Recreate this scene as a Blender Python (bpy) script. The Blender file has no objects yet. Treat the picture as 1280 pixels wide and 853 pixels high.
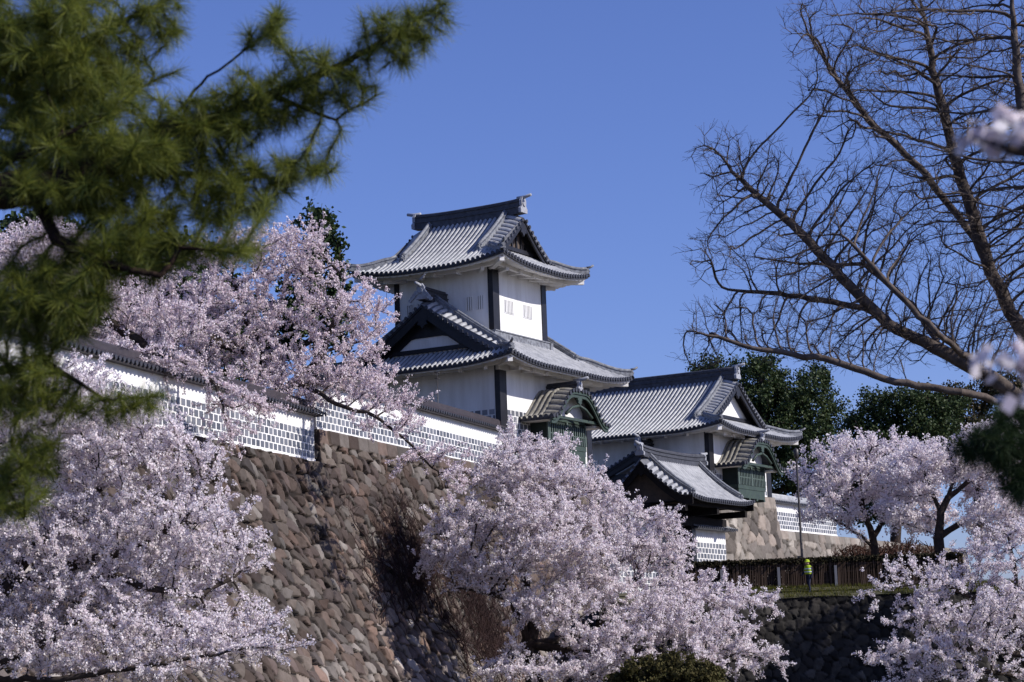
import bpy, math, random
import numpy as np
from mathutils import Matrix, Vector
sc = bpy.context.scene
COL = sc.collection
R = math.radians

# ------------------------------------------------------------------ camera, sky, sun, exposure
FPX = 2600.0
PITCH, ROLL = R(9.05), R(2.05)
CM = Matrix.Rotation(math.pi/2 + PITCH, 4, 'X') @ Matrix.Rotation(-ROLL, 4, 'Z')
cam_d = bpy.data.cameras.new('camera')
cam = bpy.data.objects.new('camera', cam_d); COL.objects.link(cam)
cam.matrix_world = CM
cam_d.sensor_width = 36.0; cam_d.lens = 36.0*FPX/1280.0
cam_d.clip_start = 0.1; cam_d.clip_end = 6000
cam_d.dof.use_dof = True; cam_d.dof.focus_distance = 105.0; cam_d.dof.aperture_fstop = 5.6
sc.camera = cam
SUN_EL, SUN_AZ = R(35), R(106)           # azimuth clockwise from +Y: the sun stands to the right
sd = Vector((math.cos(SUN_EL)*math.sin(SUN_AZ), math.cos(SUN_EL)*math.cos(SUN_AZ), math.sin(SUN_EL)))
w = bpy.data.worlds.new('World'); sc.world = w; w.use_nodes = True
nt = w.node_tree; nt.nodes.clear()
sky = nt.nodes.new('ShaderNodeTexSky'); sky.sky_type = 'NISHITA'; sky.sun_disc = False
sky.sun_elevation = SUN_EL; sky.sun_rotation = SUN_AZ
sky.air_density = 1.0; sky.dust_density = 0.6; sky.ozone_density = 2.2
tint = nt.nodes.new('ShaderNodeMix'); tint.data_type = 'RGBA'; tint.blend_type = 'MULTIPLY'
tint.inputs[0].default_value = 1.0; tint.inputs[7].default_value = (0.725, 0.795, 1.31, 1)
bg = nt.nodes.new('ShaderNodeBackground'); bg.inputs[1].default_value = 0.092
ow = nt.nodes.new('ShaderNodeOutputWorld')
nt.links.new(sky.outputs[0], tint.inputs[6]); nt.links.new(tint.outputs[2], bg.inputs[0]); nt.links.new(bg.outputs[0], ow.inputs[0])
sl = bpy.data.lights.new('sun', 'SUN'); sl.energy = 4.6; sl.angle = R(0.53); sl.color = (1.0, 0.955, 0.90)
so = bpy.data.objects.new('sun', sl); COL.objects.link(so)
so.rotation_euler = (-sd).to_track_quat('-Z', 'Y').to_euler()
vs = sc.view_settings
vs.view_transform = 'Standard'; vs.look = 'None'; vs.exposure = 0.22; vs.gamma = 1.0; vs.use_curve_mapping = False
try:
    sc.cycles.max_bounces = 6; sc.cycles.transparent_max_bounces = 4
except Exception: pass

# ------------------------------------------------------------------ small tools
CMn = np.array(CM)[:3, :3]
def at(px, py, Y):
    """the point a photograph pixel shows when it lies Y metres ahead"""
    d = CMn @ np.array([(px-640)/FPX, -(py-426.5)/FPX, -1.0])
    return d/d[1]*Y
AZ = R(29.7)
UX = np.array([math.sin(AZ), math.cos(AZ), 0]); VX = np.array([-math.cos(AZ), math.sin(AZ), 0])
O0 = at(626, 530, 110.0); O0[2] = 0
def W3(u, v, z): return O0 + u*UX + v*VX + np.array([0, 0, z])
FROT = math.pi/2 - AZ

def tag(o, label=None, cat=None, group=None, kind=None):
    if label: o['label'] = label
    if cat: o['category'] = cat
    if group: o['group'] = group
    if kind: o['kind'] = kind
    return o
def empty(name, loc, rz=0.0, **k):
    o = bpy.data.objects.new(name, None); COL.objects.link(o)
    o.location = tuple(loc); o.rotation_euler = (0, 0, rz); o.empty_display_size = 0.3
    return tag(o, **k)
def kids(o): return [c for c in COL.objects if c.parent == o]
def copy_tree(o, parent=None):
    c = o.copy(); COL.objects.link(c)
    c.parent = parent
    for k in kids(o): copy_tree(k, c)
    return c

def np_mesh(name, V, F, mat, parent=None, smooth=False, col=None):
    """V (n,3), F (m,k) uniform polygon size -> one mesh object"""
    V = np.asarray(V, np.float32); F = np.asarray(F, np.int32); m, k = F.shape
    me = bpy.data.meshes.new(name)
    me.vertices.add(len(V)); me.vertices.foreach_set('co', V.ravel())
    me.loops.add(m*k); me.loops.foreach_set('vertex_index', F.ravel())
    me.polygons.add(m); me.polygons.foreach_set('loop_start', np.arange(0, m*k, k, dtype=np.int32))
    try: me.polygons.foreach_set('loop_total', np.full(m, k, np.int32))
    except Exception: pass
    if col is not None:
        a = me.color_attributes.new('tone', 'FLOAT_COLOR', 'POINT')
        c4 = np.ones((len(V), 4), np.float32); c4[:, :3] = col
        a.data.foreach_set('color', c4.ravel())
    if smooth: me.polygons.foreach_set('use_smooth', np.ones(m, bool))
    me.update(calc_edges=True); me.validate()
    me.materials.append(mat)
    o = bpy.data.objects.new(name, me); COL.objects.link(o)
    if parent is not None: o.parent = parent
    return o

class MB:
    """collects polygons; build() links them as one mesh object"""
    def __init__(s, base=(0, 0, 0)): s.v = []; s.f = []; s.sm = []; s.base = np.array(base, float)
    def add(s, vs, fs, smooth=False):
        n = len(s.v); s.v += [tuple(float(c) for c in p) for p in vs]
        s.f += [tuple(i+n for i in f) for f in fs]; s.sm += [smooth]*len(fs)
    def quad(s, *p): s.add(p, [tuple(range(len(p)))])
    def hexa(s, p): s.add(p, [(3,2,1,0),(4,5,6,7),(0,1,5,4),(1,2,6,5),(2,3,7,6),(3,0,4,7)])
    def box(s, a, b):
        x0,y0,z0 = a; x1,y1,z1 = b
        x0,x1 = min(x0,x1),max(x0,x1); y0,y1 = min(y0,y1),max(y0,y1); z0,z1 = min(z0,z1),max(z0,z1)
        s.hexa([(x0,y0,z0),(x1,y0,z0),(x1,y1,z0),(x0,y1,z0),(x0,y0,z1),(x1,y0,z1),(x1,y1,z1),(x0,y1,z1)])
    def grid(s, P, smooth=False, flip=False):
        n, m = len(P), len(P[0]); fs = []
        for i in range(n-1):
            for j in range(m-1):
                q = (i*m+j, (i+1)*m+j, (i+1)*m+j+1, i*m+j+1)
                fs.append(q[::-1] if flip else q)
        s.add([p for r in P for p in r], fs, smooth)
    def tube(s, pts, rad, n=6, cap=True):
        pts = [np.array(p, float) for p in pts]; rings = []
        for i, p in enumerate(pts):
            d = pts[min(i+1, len(pts)-1)] - pts[max(i-1, 0)]; d /= np.linalg.norm(d)+1e-9
            a = np.cross(d, (0,0,1) if abs(d[2]) < .9 else (1,0,0)); a /= np.linalg.norm(a); b = np.cross(d, a)
            r = rad[i] if hasattr(rad, '__len__') else rad
            rings.append([p + r*(math.cos(t)*a + math.sin(t)*b) for t in np.arange(n)*2*math.pi/n])
        fs = []
        for i in range(len(pts)-1):
            for j in range(n): fs.append((i*n+j, i*n+(j+1) % n, (i+1)*n+(j+1) % n, (i+1)*n+j))
        if cap: fs += [tuple(range(n))[::-1], tuple(range((len(pts)-1)*n, len(pts)*n))]
        s.add([p for r in rings for p in r], fs, True)
    def ribbon(s, pts, w, h, sides=None, drop=0.0):
        """bar of width w and height h along pts (bottom at the path)"""
        pts = [np.array(p, float) for p in pts]; L = []
        for i, p in enumerate(pts):
            d = pts[min(i+1, len(pts)-1)] - pts[max(i-1, 0)]; d[2] = 0; d /= np.linalg.norm(d)+1e-9
            n = np.array([-d[1], d[0], 0])*w/2; b = np.array([0,0,-drop]); t = np.array([0,0,h])
            L.append([p+n+b, p-n+b, p-n+t, p+n+t])
        fs = []
        for i in range(len(pts)-1):
            for j in range(4): fs.append((i*4+j, i*4+(j+1) % 4, (i+1)*4+(j+1) % 4, (i+1)*4+j))
        k = (len(pts)-1)*4
        fs += [(3,2,1,0), (k,k+1,k+2,k+3)]
        s.add([p for r in L for p in r], fs)
    def disc(s, c, n, r, k=8, t=0.05):
        c = np.array(c, float); n = np.array(n, float); n /= np.linalg.norm(n)
        a = np.cross(n, (0,0,1)); a /= np.linalg.norm(a)+1e-9; b = np.cross(n, a)
        p = [c + r*(math.cos(x)*a+math.sin(x)*b) for x in np.arange(k)*2*math.pi/k]
        s.add(p + [q + n*t for q in p], [tuple(range(k))[::-1], tuple(range(k, 2*k))] + [(i, (i+1) % k, k+(i+1) % k, k+i) for i in range(k)])
    def extrude(s, poly, axis, d0, d1):
        """poly: list of 2D points; axis 0/1 = the local axis it is pushed along"""
        mk = (lambda p, d: (d, p[0], p[1])) if axis == 0 else (lambda p, d: (p[0], d, p[1]))
        n = len(poly)
        s.add([mk(p, d0) for p in poly] + [mk(p, d1) for p in poly],
              [tuple(range(n)), tuple(range(2*n-1, n-1, -1))] + [(i, n+i, n+(i+1) % n, (i+1) % n) for i in range(n)])
    def build(s, name, mat, parent=None):
        me = bpy.data.meshes.new(name)
        V = [tuple(np.array(p)-s.base) for p in s.v] if s.base.any() else s.v
        me.from_pydata(V, [], s.f)
        me.polygons.foreach_set('use_smooth', np.array(s.sm, bool))
        me.update(); me.materials.append(mat)
        o = bpy.data.objects.new(name, me); COL.objects.link(o)
        if parent is not None: o.parent = parent
        return o

# ------------------------------------------------------------------ materials
def mat(name, base, rough=0.7, noise=0.0, nscale=3.0, bump=0.0, bscale=8.0, island=0.0, col2=None, trans=0.0, spec=0.3, attr=False, streak=0.0, metal=0.0):
    m = bpy.data.materials.new(name); m.use_nodes = True; t = m.node_tree; N = t.nodes; L = t.links
    b = N['Principled BSDF']; b.inputs['Roughness'].default_value = rough; b.inputs['Metallic'].default_value = metal
    b.inputs['Specular IOR Level'].default_value = spec
    tc = N.new('ShaderNodeTexCoord'); src = None
    c1 = (*base, 1); c2 = (*(col2 or tuple(x*0.6 for x in base)), 1)
    mix = N.new('ShaderNodeMix'); mix.data_type = 'RGBA'; mix.inputs[6].default_value = c1; mix.inputs[7].default_value = c2
    mix.inputs[0].default_value = 0
    out = mix.outputs[2]
    if island > 0:
        g = N.new('ShaderNodeNewGeometry'); mu = N.new('ShaderNodeMath'); mu.operation = 'MULTIPLY'; mu.inputs[1].default_value = island
        L.new(g.outputs['Random Per Island'], mu.inputs[0]); L.new(mu.outputs[0], mix.inputs[0])
    elif noise > 0:
        n = N.new('ShaderNodeTexNoise'); n.inputs['Scale'].default_value = nscale; n.inputs['Detail'].default_value = 6; n.inputs['Roughness'].default_value = .62
        if streak > 0:
            mp = N.new('ShaderNodeMapping'); mp.inputs['Scale'].default_value = (1, 1, streak); L.new(tc.outputs['Object'], mp.inputs[0]); L.new(mp.outputs[0], n.inputs[0])
        else: L.new(tc.outputs['Object'], n.inputs[0])
        rp = N.new('ShaderNodeMapRange'); rp.inputs[1].default_value = .38; rp.inputs[2].default_value = .68; rp.inputs[3].default_value = 0; rp.inputs[4].default_value = noise
        L.new(n.outputs[0], rp.inputs[0]); L.new(rp.outputs[0], mix.inputs[0])
    if attr:
        a = N.new('ShaderNodeVertexColor'); a.layer_name = 'tone'
        mm = N.new('ShaderNodeMix'); mm.data_type = 'RGBA'; mm.blend_type = 'MULTIPLY'; mm.inputs[0].default_value = 1
        L.new(a.outputs[0], mm.inputs[6]); L.new(out, mm.inputs[7]); out = mm.outputs[2]
    L.new(out, b.inputs['Base Color'])
    if bump > 0:
        n2 = N.new('ShaderNodeTexNoise'); n2.inputs['Scale'].default_value = bscale; n2.inputs['Detail'].default_value = 5
        L.new(tc.outputs['Object'], n2.inputs[0])
        bp = N.new('ShaderNodeBump'); bp.inputs['Strength'].default_value = bump; bp.inputs['Distance'].default_value = 0.05
        L.new(n2.outputs[0], bp.inputs['Height']); L.new(bp.outputs[0], b.inputs['Normal'])
    if trans > 0:
        tr = N.new('ShaderNodeBsdfTranslucent'); L.new(out, tr.inputs[0])
        ms = N.new('ShaderNodeMixShader'); ms.inputs[0].default_value = trans
        L.new(b.outputs[0], ms.inputs[1]); L.new(tr.outputs[0], ms.inputs[2]); L.new(ms.outputs[0], N['Material Output'].inputs[0])
    return m
M = dict(
    plaster=mat('white_plaster', (.80,.79,.77), .85, noise=.75, nscale=1.6, col2=(.60,.58,.55), bump=.2, bscale=5, streak=.16),
    soffit=mat('plastered_rafters', (.76,.74,.71), .85, noise=.4, nscale=2, col2=(.62,.59,.55)),
    recess_shade=mat('grey_recess_shade', (.20,.20,.21), .9), slot_shade=mat('dark_slot_shade', (.10,.10,.11), .9),  # flat dark tones that paint the shade inside window openings
    mainridge=mat('dark_ridge_tile', (.07,.072,.085), .55, noise=1, nscale=4, col2=(.03,.03,.035), bump=.2, bscale=12),
    gablewood=mat('weathered_gable_boards', (.10,.075,.06), .8, noise=.8, nscale=4, col2=(.05,.04,.035)),
    rooftile=mat('grey_roof_tile', (.40,.40,.405), .45, noise=1, nscale=1.9, col2=(.22,.225,.235), bump=.12, bscale=14, spec=.5),
    valley=mat('roof_tile_valley', (.15,.155,.17), .6, noise=.8, nscale=4, col2=(.09,.09,.10)),
    eavetile=mat('dark_eave_tile', (.035,.036,.045), .5, noise=.6, nscale=6, col2=(.06,.06,.065)),
    ridge=mat('ridge_tile', (.24,.25,.27), .55, noise=1, nscale=5, col2=(.09,.09,.10), bump=.2, bscale=12),
    ornament=mat('grey_ornament_tile', (.36,.37,.40), .6, noise=.8, nscale=7, col2=(.20,.20,.22)),
    oldtile=mat('mossy_brown_tile', (.30,.28,.24), .7, noise=1, nscale=3, col2=(.17,.155,.12), bump=.2),
    coping=mat('dark_coping_tile', (.055,.045,.05), .55, noise=.8, nscale=4, col2=(.03,.026,.03)),
    black=mat('black_timber', (.012,.012,.016), .45, noise=.5, nscale=3, col2=(.03,.028,.03)),
    darkwood=mat('dark_timber', (.016,.013,.012), .8, noise=.7, nscale=4, col2=(.008,.007,.007), spec=.15),
    paneltile=mat('grey_wall_tile', (.20,.205,.225), .38, island=1, col2=(.055,.06,.075), spec=.5),  # wide random tone range paints in the tiles' uneven reflections
    copper=mat('green_copper', (.036,.052,.044), .55, noise=.9, nscale=3, col2=(.05,.075,.055)),
    lattice=mat('pale_green_lattice', (.10,.13,.115), .6, noise=.8, nscale=3, col2=(.08,.11,.095)),
    copperdark=mat('dark_green_copper', (.022,.032,.028), .55, noise=.9, nscale=3, col2=(.02,.03,.025)),
    stone=mat('wall_stone', (1,1,1), .85, noise=.7, nscale=2.2, col2=(.62,.6,.58), bump=.5, bscale=7, attr=True, spec=.2),
    bark=mat('dark_bark', (.035,.027,.024), .9, noise=.8, nscale=6, col2=(.07,.055,.045), bump=.4, bscale=10, spec=.1),
    barebark=mat('brown_bark', (.062,.047,.040), .85, noise=.9, nscale=7, col2=(.15,.12,.10), bump=.4, bscale=10, spec=.15),
    pinebark=mat('pine_bark', (.022,.014,.011), .9, noise=.9, nscale=30, col2=(.04,.025,.018), bump=.6, bscale=40, spec=.1),
    blossom=mat('pale_pink_blossom', (.79,.685,.72), .8, island=1, col2=(.94,.91,.91), trans=.42, spec=.1),
    pinkblossom=mat('pink_blossom', (.72,.58,.625), .8, island=1, col2=(.91,.855,.86), trans=.38, spec=.1),
    needle=mat('pine_needles', (.03,.065,.018), .5, island=1, col2=(.27,.285,.045), trans=.36, spec=.25),
    needledark=mat('dark_pine_needles', (.02,.04,.014), .6, island=1, col2=(.04,.065,.02), trans=.15, spec=.2),
    leaf=mat('evergreen_leaves', (.02,.042,.014), .6, island=1, col2=(.055,.075,.022), trans=.15, spec=.25),
    leafbrown=mat('rusty_evergreen_leaves', (.03,.042,.016), .7, island=1, col2=(.085,.06,.03), trans=.12, spec=.15),
    hedge=mat('hedge_twigs', (.016,.018,.009), .85, island=1, col2=(.045,.034,.02), spec=.1),
    twig=mat('red_brown_twigs', (.075,.042,.033), .9, noise=.6, nscale=2, col2=(.11,.062,.045), spec=.1),
    ivy=mat('dry_vine_stems', (.032,.02,.02), .9, noise=.6, nscale=2, col2=(.06,.035,.03), spec=.1),
    grass=mat('mossy_grass', (.16,.145,.03), .9, island=1, col2=(.055,.075,.016), trans=.2, spec=.1),
    olive=mat('olive_leaves', (.05,.05,.018), .8, island=1, col2=(.09,.075,.03), trans=.15, spec=.1),
    earth=mat('earth', (.10,.085,.06), .95, noise=.8, nscale=.4, col2=(.06,.065,.03)),
    road=mat('gravel_road', (.19,.175,.155), .95, noise=.6, nscale=1.5, col2=(.13,.12,.105)),
    asphalt=mat('asphalt', (.05,.05,.052), .9, noise=.5, nscale=3, col2=(.035,.035,.037)),
    stake=mat('weathered_stakes', (.10,.068,.05), .9, island=1, col2=(.03,.02,.016), spec=.1),
    post=mat('grey_post', (.17,.17,.19), .7, noise=.5, nscale=4, col2=(.11,.11,.12)),
    metal=mat('dark_metal', (.025,.022,.022), .45, noise=.4, nscale=5, col2=(.05,.04,.035), spec=.5),
    hivis=mat('hi_vis_cloth', (.34,.46,.02), .8), navy=mat('navy_cloth', (.012,.016,.04), .8), skin=mat('skin', (.45,.28,.2), .6),
    silver=mat('reflective_tape', (.6,.64,.7), .4), feather=mat('grey_feathers', (.35,.35,.37), .8, noise=.8, nscale=20, col2=(.07,.07,.08)),
)

# ------------------------------------------------------------------ ground
def sheet(name, pts, z, m, kind='structure', thick=0.0):
    b = MB(); n = len(pts)
    b.add([(p[0], p[1], z) for p in pts], [tuple(range(n))])
    if thick: b.add([(p[0], p[1], z) for p in pts] + [(p[0], p[1], z-thick) for p in pts], [(i, n+i, n+(i+1) % n, (i+1) % n) for i in range(n)])
    return tag(b.build(name, m), kind=kind)
sheet('ground', [(-2500,-500),(2500,-500),(2500,4500),(-2500,4500)], -1.6, M['earth'])
sheet('road', [(-9,-60),(5,-60),(5,45),(-9,45)], -1.596, M['asphalt'])

# ------------------------------------------------------------------ stone walls
rng = np.random.default_rng(5)
PAL = np.array([(.125,.097,.083),(.105,.083,.076),(.16,.138,.122),(.20,.185,.172),(.14,.12,.106),(.085,.07,.066),(.16,.115,.095),(.25,.235,.22),(.12,.106,.102)])
PALW = np.array([.17,.15,.14,.09,.15,.1,.08,.05,.07])
def vnoise(x, y, seed):
    r = np.random.default_rng(seed); T = r.random((64, 64)).astype(np.float32)
    xi = np.floor(x).astype(int); yi = np.floor(y).astype(int); fx = x-xi; fy = y-yi
    fx = fx*fx*(3-2*fx); fy = fy*fy*(3-2*fy)
    g = lambda a, b: T[a % 64, b % 64]
    return (g(xi,yi)*(1-fx)+g(xi+1,yi)*fx)*(1-fy) + (g(xi,yi+1)*(1-fx)+g(xi+1,yi+1)*fx)*fy
def stones(S, H, cw, ch, shear, jit, seed, cap=0.0, capw=1.0, jw=.06, jd=.12, rel=1.0, tilt=0.0):
    """height field and tint for irregular dry stones over arrays S (along) and H (down)"""
    r = np.random.default_rng(seed); n = 256
    JX = (r.random((n, n))-.5)*jit; JY = (r.random((n, n))-.5)*jit
    OFF = r.normal(0, 1, (n, n)); TX = r.normal(0, 1, (n, n)); TY = r.normal(0, 1, (n, n))
    PI_ = r.choice(len(PAL), (n, n), p=PALW/PALW.sum()); BR = r.uniform(.52, 1.55, (n, n))
    # warp breaks up the regular cell rows
    q = (S + shear*H)/cw + .3*(vnoise(S/1.9, H/1.7, seed+1)-.5); p = (H-tilt*S)/ch + .3*(vnoise(S/2.1, H/1.5, seed+2)-.5)
    iq = np.floor(q).astype(int); ip = np.floor(p).astype(int)
    best = np.full(S.shape, 1e9); bx = np.zeros(S.shape); by = np.zeros(S.shape); bi = np.zeros(S.shape, int); bj = np.zeros(S.shape, int)
    def site(a, b):
        A, B = a % n, b % n
        return a+.5+JX[A, B]+.5*(b % 2), b+.5+JY[A, B], A, B
    for da in (-2,-1,0,1):
        for db in (-1,0,1):
            sx, sy, A, B = site(iq+da, ip+db); d = (q-sx)**2+(p-sy)**2
            m = d < best; best = np.where(m, d, best); bx = np.where(m, sx, bx); by = np.where(m, sy, by); bi = np.where(m, A, bi); bj = np.where(m, B, bj)
    edge = np.full(S.shape, 1e9)
    for da in (-2,-1,0,1):
        for db in (-1,0,1):
            sx, sy, A, B = site(iq+da, ip+db); dx = (sx-bx)*cw; dy = (sy-by)*ch
            L = np.sqrt(dx*dx+dy*dy); ok = L > 1e-6
            mx = (q-(sx+bx)/2)*cw; my = (p-(sy+by)/2)*ch
            e = np.where(ok, -(mx*dx+my*dy)/np.maximum(L, 1e-6), 1e9); edge = np.minimum(edge, e)
    h = np.clip(edge/jw, 0, 1)**.7
    hh = -jd*(1-h) + .05*rel*OFF[bi, bj] + h*rel*(.20*TX[bi, bj]*(q-bx)*cw + .20*TY[bi, bj]*(p-by)*ch)
    # broken faces: every stone gets two random split planes
    for q_ in (0, 1):
        ang = OFF[(bi+37*q_+5) % n, (bj+11) % n]*3.1; cut = .05+.13*np.abs(TX[(bi+19) % n, (bj+7*q_) % n])
        hh -= rel*.38*np.clip(((q-bx)*cw*np.cos(ang)+(p-by)*ch*np.sin(ang))-cut, 0, 1)
    hh += .05*(vnoise(S*3.1, H*3.3, seed+3)-.5)+.03*(vnoise(S*8, H*8, seed+4)-.5)
    colr = PAL[PI_[bi, bj]]*BR[bi, bj][..., None]*np.array([1.04, .985, .945])
    if cap > 0:
        row = H < cap; k = np.floor(S/capw + .3*np.sin(S*.4)).astype(int); fr = (S/capw + .3*np.sin(S*.4))-k
        e2 = np.minimum(np.minimum(fr, 1-fr)*capw, np.minimum(H, cap-H)+.02)
        h2 = np.clip(e2/.05, 0, 1)
        hh = np.where(row, -.07*(1-h2)+.03*OFF[k % n, 7]+.03*(vnoise(S*4, H*4, seed+9)-.5), hh)
        colr = np.where(row[..., None], PAL[np.array([2,4,6,0,2,6])[k % 6]]*BR[k % n, 11][..., None], colr); h = np.where(row, h2, h)
    dirt = (.35+.65*np.clip(h*1.6, 0, 1))[..., None]
    return hh, colr*dirt
def stone_wall(name, path, ztop, zbot, batter, label, seed, ds=.045, dh=.045, cw=.86, ch=.42, shear=.1, cap=0.0, depth=1.5, tone=1.0, capw=1.1, side=1, jw=.03, jd=.12, rel=.62, stain=False, grey=0.0, tilt=0.0):
    """path: plan points; faces to the right of the walking direction; batter(h) pushes the foot outward"""
    P = np.array(path, float); L = np.r_[0, np.cumsum(np.linalg.norm(np.diff(P, axis=0), axis=1))]
    ns = max(2, int(L[-1]/ds)); nh = max(2, int((ztop-zbot)/dh))
    s = np.linspace(0, L[-1], ns); h = np.linspace(0, ztop-zbot, nh)
    X = np.interp(s, L, P[:, 0]); Y = np.interp(s, L, P[:, 1])
    seg = np.clip(np.searchsorted(L, s, side='right')-1, 0, len(P)-2)
    T = np.diff(P, axis=0); T /= np.linalg.norm(T, axis=1)[:, None]
    NN = np.stack([T[:, 1], -T[:, 0]], 1)*side
    # outward normals blended over the bends
    NX = np.zeros(ns); NY = np.zeros(ns)
    for i in range(ns):
        nn = NN[seg[i]].copy()
        for j, Lj in enumerate(L[1:-1], 1):
            w_ = max(0, 1-abs(s[i]-Lj)/1.0)*.5
            other = NN[j-1] if seg[i] == j else NN[j]
            if w_ > 0: nn = nn*(1-w_)+other*w_
        NX[i], NY[i] = nn
    S, H = np.meshgrid(s, h, indexing='ij')
    hh, col = stones(S+seed*13.7, H, cw, ch, shear, .95, seed, cap, capw, jw, jd, rel, tilt)
    if grey: col = col*(1-grey)+col.mean(-1, keepdims=True)*np.array([1.1, 1.0, .86])*grey
    if stain: col = col*(.66+.95*np.clip((vnoise(S/7.0, H/5.0, 91)-.5)*1.3+.12*(H-4.5), 0, 1))[..., None]
    off = batter(H)+hh
    V = np.stack([X[:, None]+NX[:, None]*off, Y[:, None]+NY[:, None]*off, ztop-H], -1)
    # top ledge so the wall is a body, not a sheet
    back = np.stack([X-NX*depth, Y-NY*depth, np.full(ns, ztop)], -1)
    V2 = np.concatenate([back[:, None], V], 1); C2 = np.concatenate([col[:, :1], col], 1)
    a = np.arange(ns*(nh+1)).reshape(ns, nh+1)
    F = np.stack([a[:-1, :-1], a[:-1, 1:], a[1:, 1:], a[1:, :-1]], -1).reshape(-1, 4)
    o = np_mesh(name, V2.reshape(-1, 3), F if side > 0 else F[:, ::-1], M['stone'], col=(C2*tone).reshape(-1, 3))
    return tag(o, label, 'stone wall')

# the long wall comes towards the camera on the left
A1 = R(17.3); D1 = np.array([math.sin(A1), math.cos(A1)]); E1 = at(396, 582, 87.0)[:2]
A2 = R(20.3); D2 = np.array([math.sin(A2), math.cos(A2)]); E2 = at(398, 541, 88.6)[:2]
TC = W3(0, 0, 0)[:2]
bat = lambda h: .16*h+.012*h*h
n1 = np.array([D1[1], -D1[0]])
stone_wall('stone_wall', [E1-D1*46+n1*.12, E1+n1*.12, E1+D1*2.2+n1*.12], 9.0, -1.7, bat, 'long curved rampart of brown rough stones under the near white wall at left', 1, cap=0, stain=True, tilt=.36)
n2 = np.array([D2[1], -D2[0]]); L2 = 22.3
E2b = E2+D2*L2
stone_wall('stone_wall', [E2-D2*.02-n2*1.5, E2-D2*.02+n2*.10, E2b+n2*.10], 10.6, -1.7, lambda h: np.where(h < 1.7, .10*h, .17+.19*(h-1.7)+.010*(h-1.7)**2),
           'higher rampart of brown stones with a cut capstone course under the middle white wall', 2, cap=.62, stain=True, tilt=.34)
UV = lambda u, v: W3(u, v, 0)[:2]
stone_wall('stone_wall', [UV(-.1, 6), UV(-.1,-.12), UV(10.3,-.12), UV(10.3, 5)], 11.2, -1.7, lambda h: .12*h+.008*h*h,
           'stone pier carrying the tall turret, half hidden behind blossom', 3, cap=.75, ds=.1, dh=.1)
stone_wall('stone_wall', [UV(26.35, 12), UV(26.35,-.15), UV(36.6,-.15), UV(36.6, 6)], 11.1, 3.6, lambda h: .17*h, 'buff stone base with a dressed corner under the lower gate turret', 4, cw=1.1, ch=.8, ds=.08, dh=.08, cap=.8, tone=1.5, shear=.15, jw=.04, jd=.09, rel=.35, grey=.7)
stone_wall('stone_wall', [UV(36.7, .55), UV(80, .55)], 9.05, 3.6, lambda h: .15*h, 'low buff stone wall under the farthest tiled wall at right', 6, cw=1.0, ch=.6, ds=.08, dh=.08, cap=.6, tone=1.4, jw=.04, jd=.08, rel=.4, grey=.7)
stone_wall('stone_wall', [(4, 108.4), (60, 117.5)], 3.42, -1.7, lambda h: .10*h, 'shaded grey bridge embankment wall of rounded stones below the fence', 7, cw=.60, ch=.46, shear=.0, ds=.07, dh=.07, tone=.24, grey=.85, depth=.5, jw=.05, jd=.08, rel=.6)  # low tone darkens the stone colour itself to stand in for shade
# ground on top of the walls
sheet('bailey_ground', [tuple(E1-D1*46-n1*.6), tuple(E1-n1*.6), tuple(E2-n2*.6), tuple(E2b-n2*.6), tuple(UV(0,8)), (-20,190), (-120,190), (-120,40)], 8.96, M['earth'])
sheet('bridge_road', [(4,108.9),(80,121.2),(80,190),tuple(UV(55,9)),tuple(UV(36,.4)),tuple(UV(27,.4)),tuple(UV(27,9)),tuple(UV(10,9)),tuple(UV(10,-1))], 3.72, M['road'])
sheet('inner_ground', [tuple(UV(36.8,1.2)),tuple(UV(79,1.2)),tuple(UV(79,80)),tuple(UV(-10,80)),tuple(UV(-10,12)),tuple(UV(36.8,12))], 9.0, M['earth'])

# ------------------------------------------------------------------ plaster walls with tiled coping
def panel_tiles(mb, a0, a1, z0, rows, rw=.42, rh=.30, gap=.055, plane=0.0, axis='x', out=-1, seed=0):
    """raised grey tiles in running bond; axis x: face at y=plane, axis y: face at x=plane"""
    r = np.random.default_rng(seed)
    for k in range(rows):
        zb = z0+k*rh+gap*.5; zt = z0+(k+1)*rh-gap*.5
        off = 0 if k % 2 else rw*.5
        x = a0-off
        while x < a1:
            l = max(x+rw*.13, a0+.03); q = min(x+rw-rw*.13, a1-.03)
            if q-l > .05:
                t = .008+r.uniform(0, .006); e = r.uniform(-.004, .004)
                if axis == 'x':
                    p = [(l,plane,zb),(q,plane,zb),(q,plane,zt),(l,plane,zt)]; f = [(l,plane+out*(t+e),zb),(q,plane+out*(t-e),zb),(q,plane+out*t,zt),(l,plane+out*(t+e),zt)]
                else:
                    p = [(plane,l,zb),(plane,q,zb),(plane,q,zt),(plane,l,zt)]; f = [(plane+out*(t+e),l,zb),(plane+out*(t-e),q,zb),(plane+out*t,q,zt),(plane+out*(t+e),l,zt)]
                mb.add(p+f, [(4,5,6,7),(0,1,5,4),(1,2,6,5),(2,3,7,6),(3,0,4,7)])
            x += rw
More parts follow.
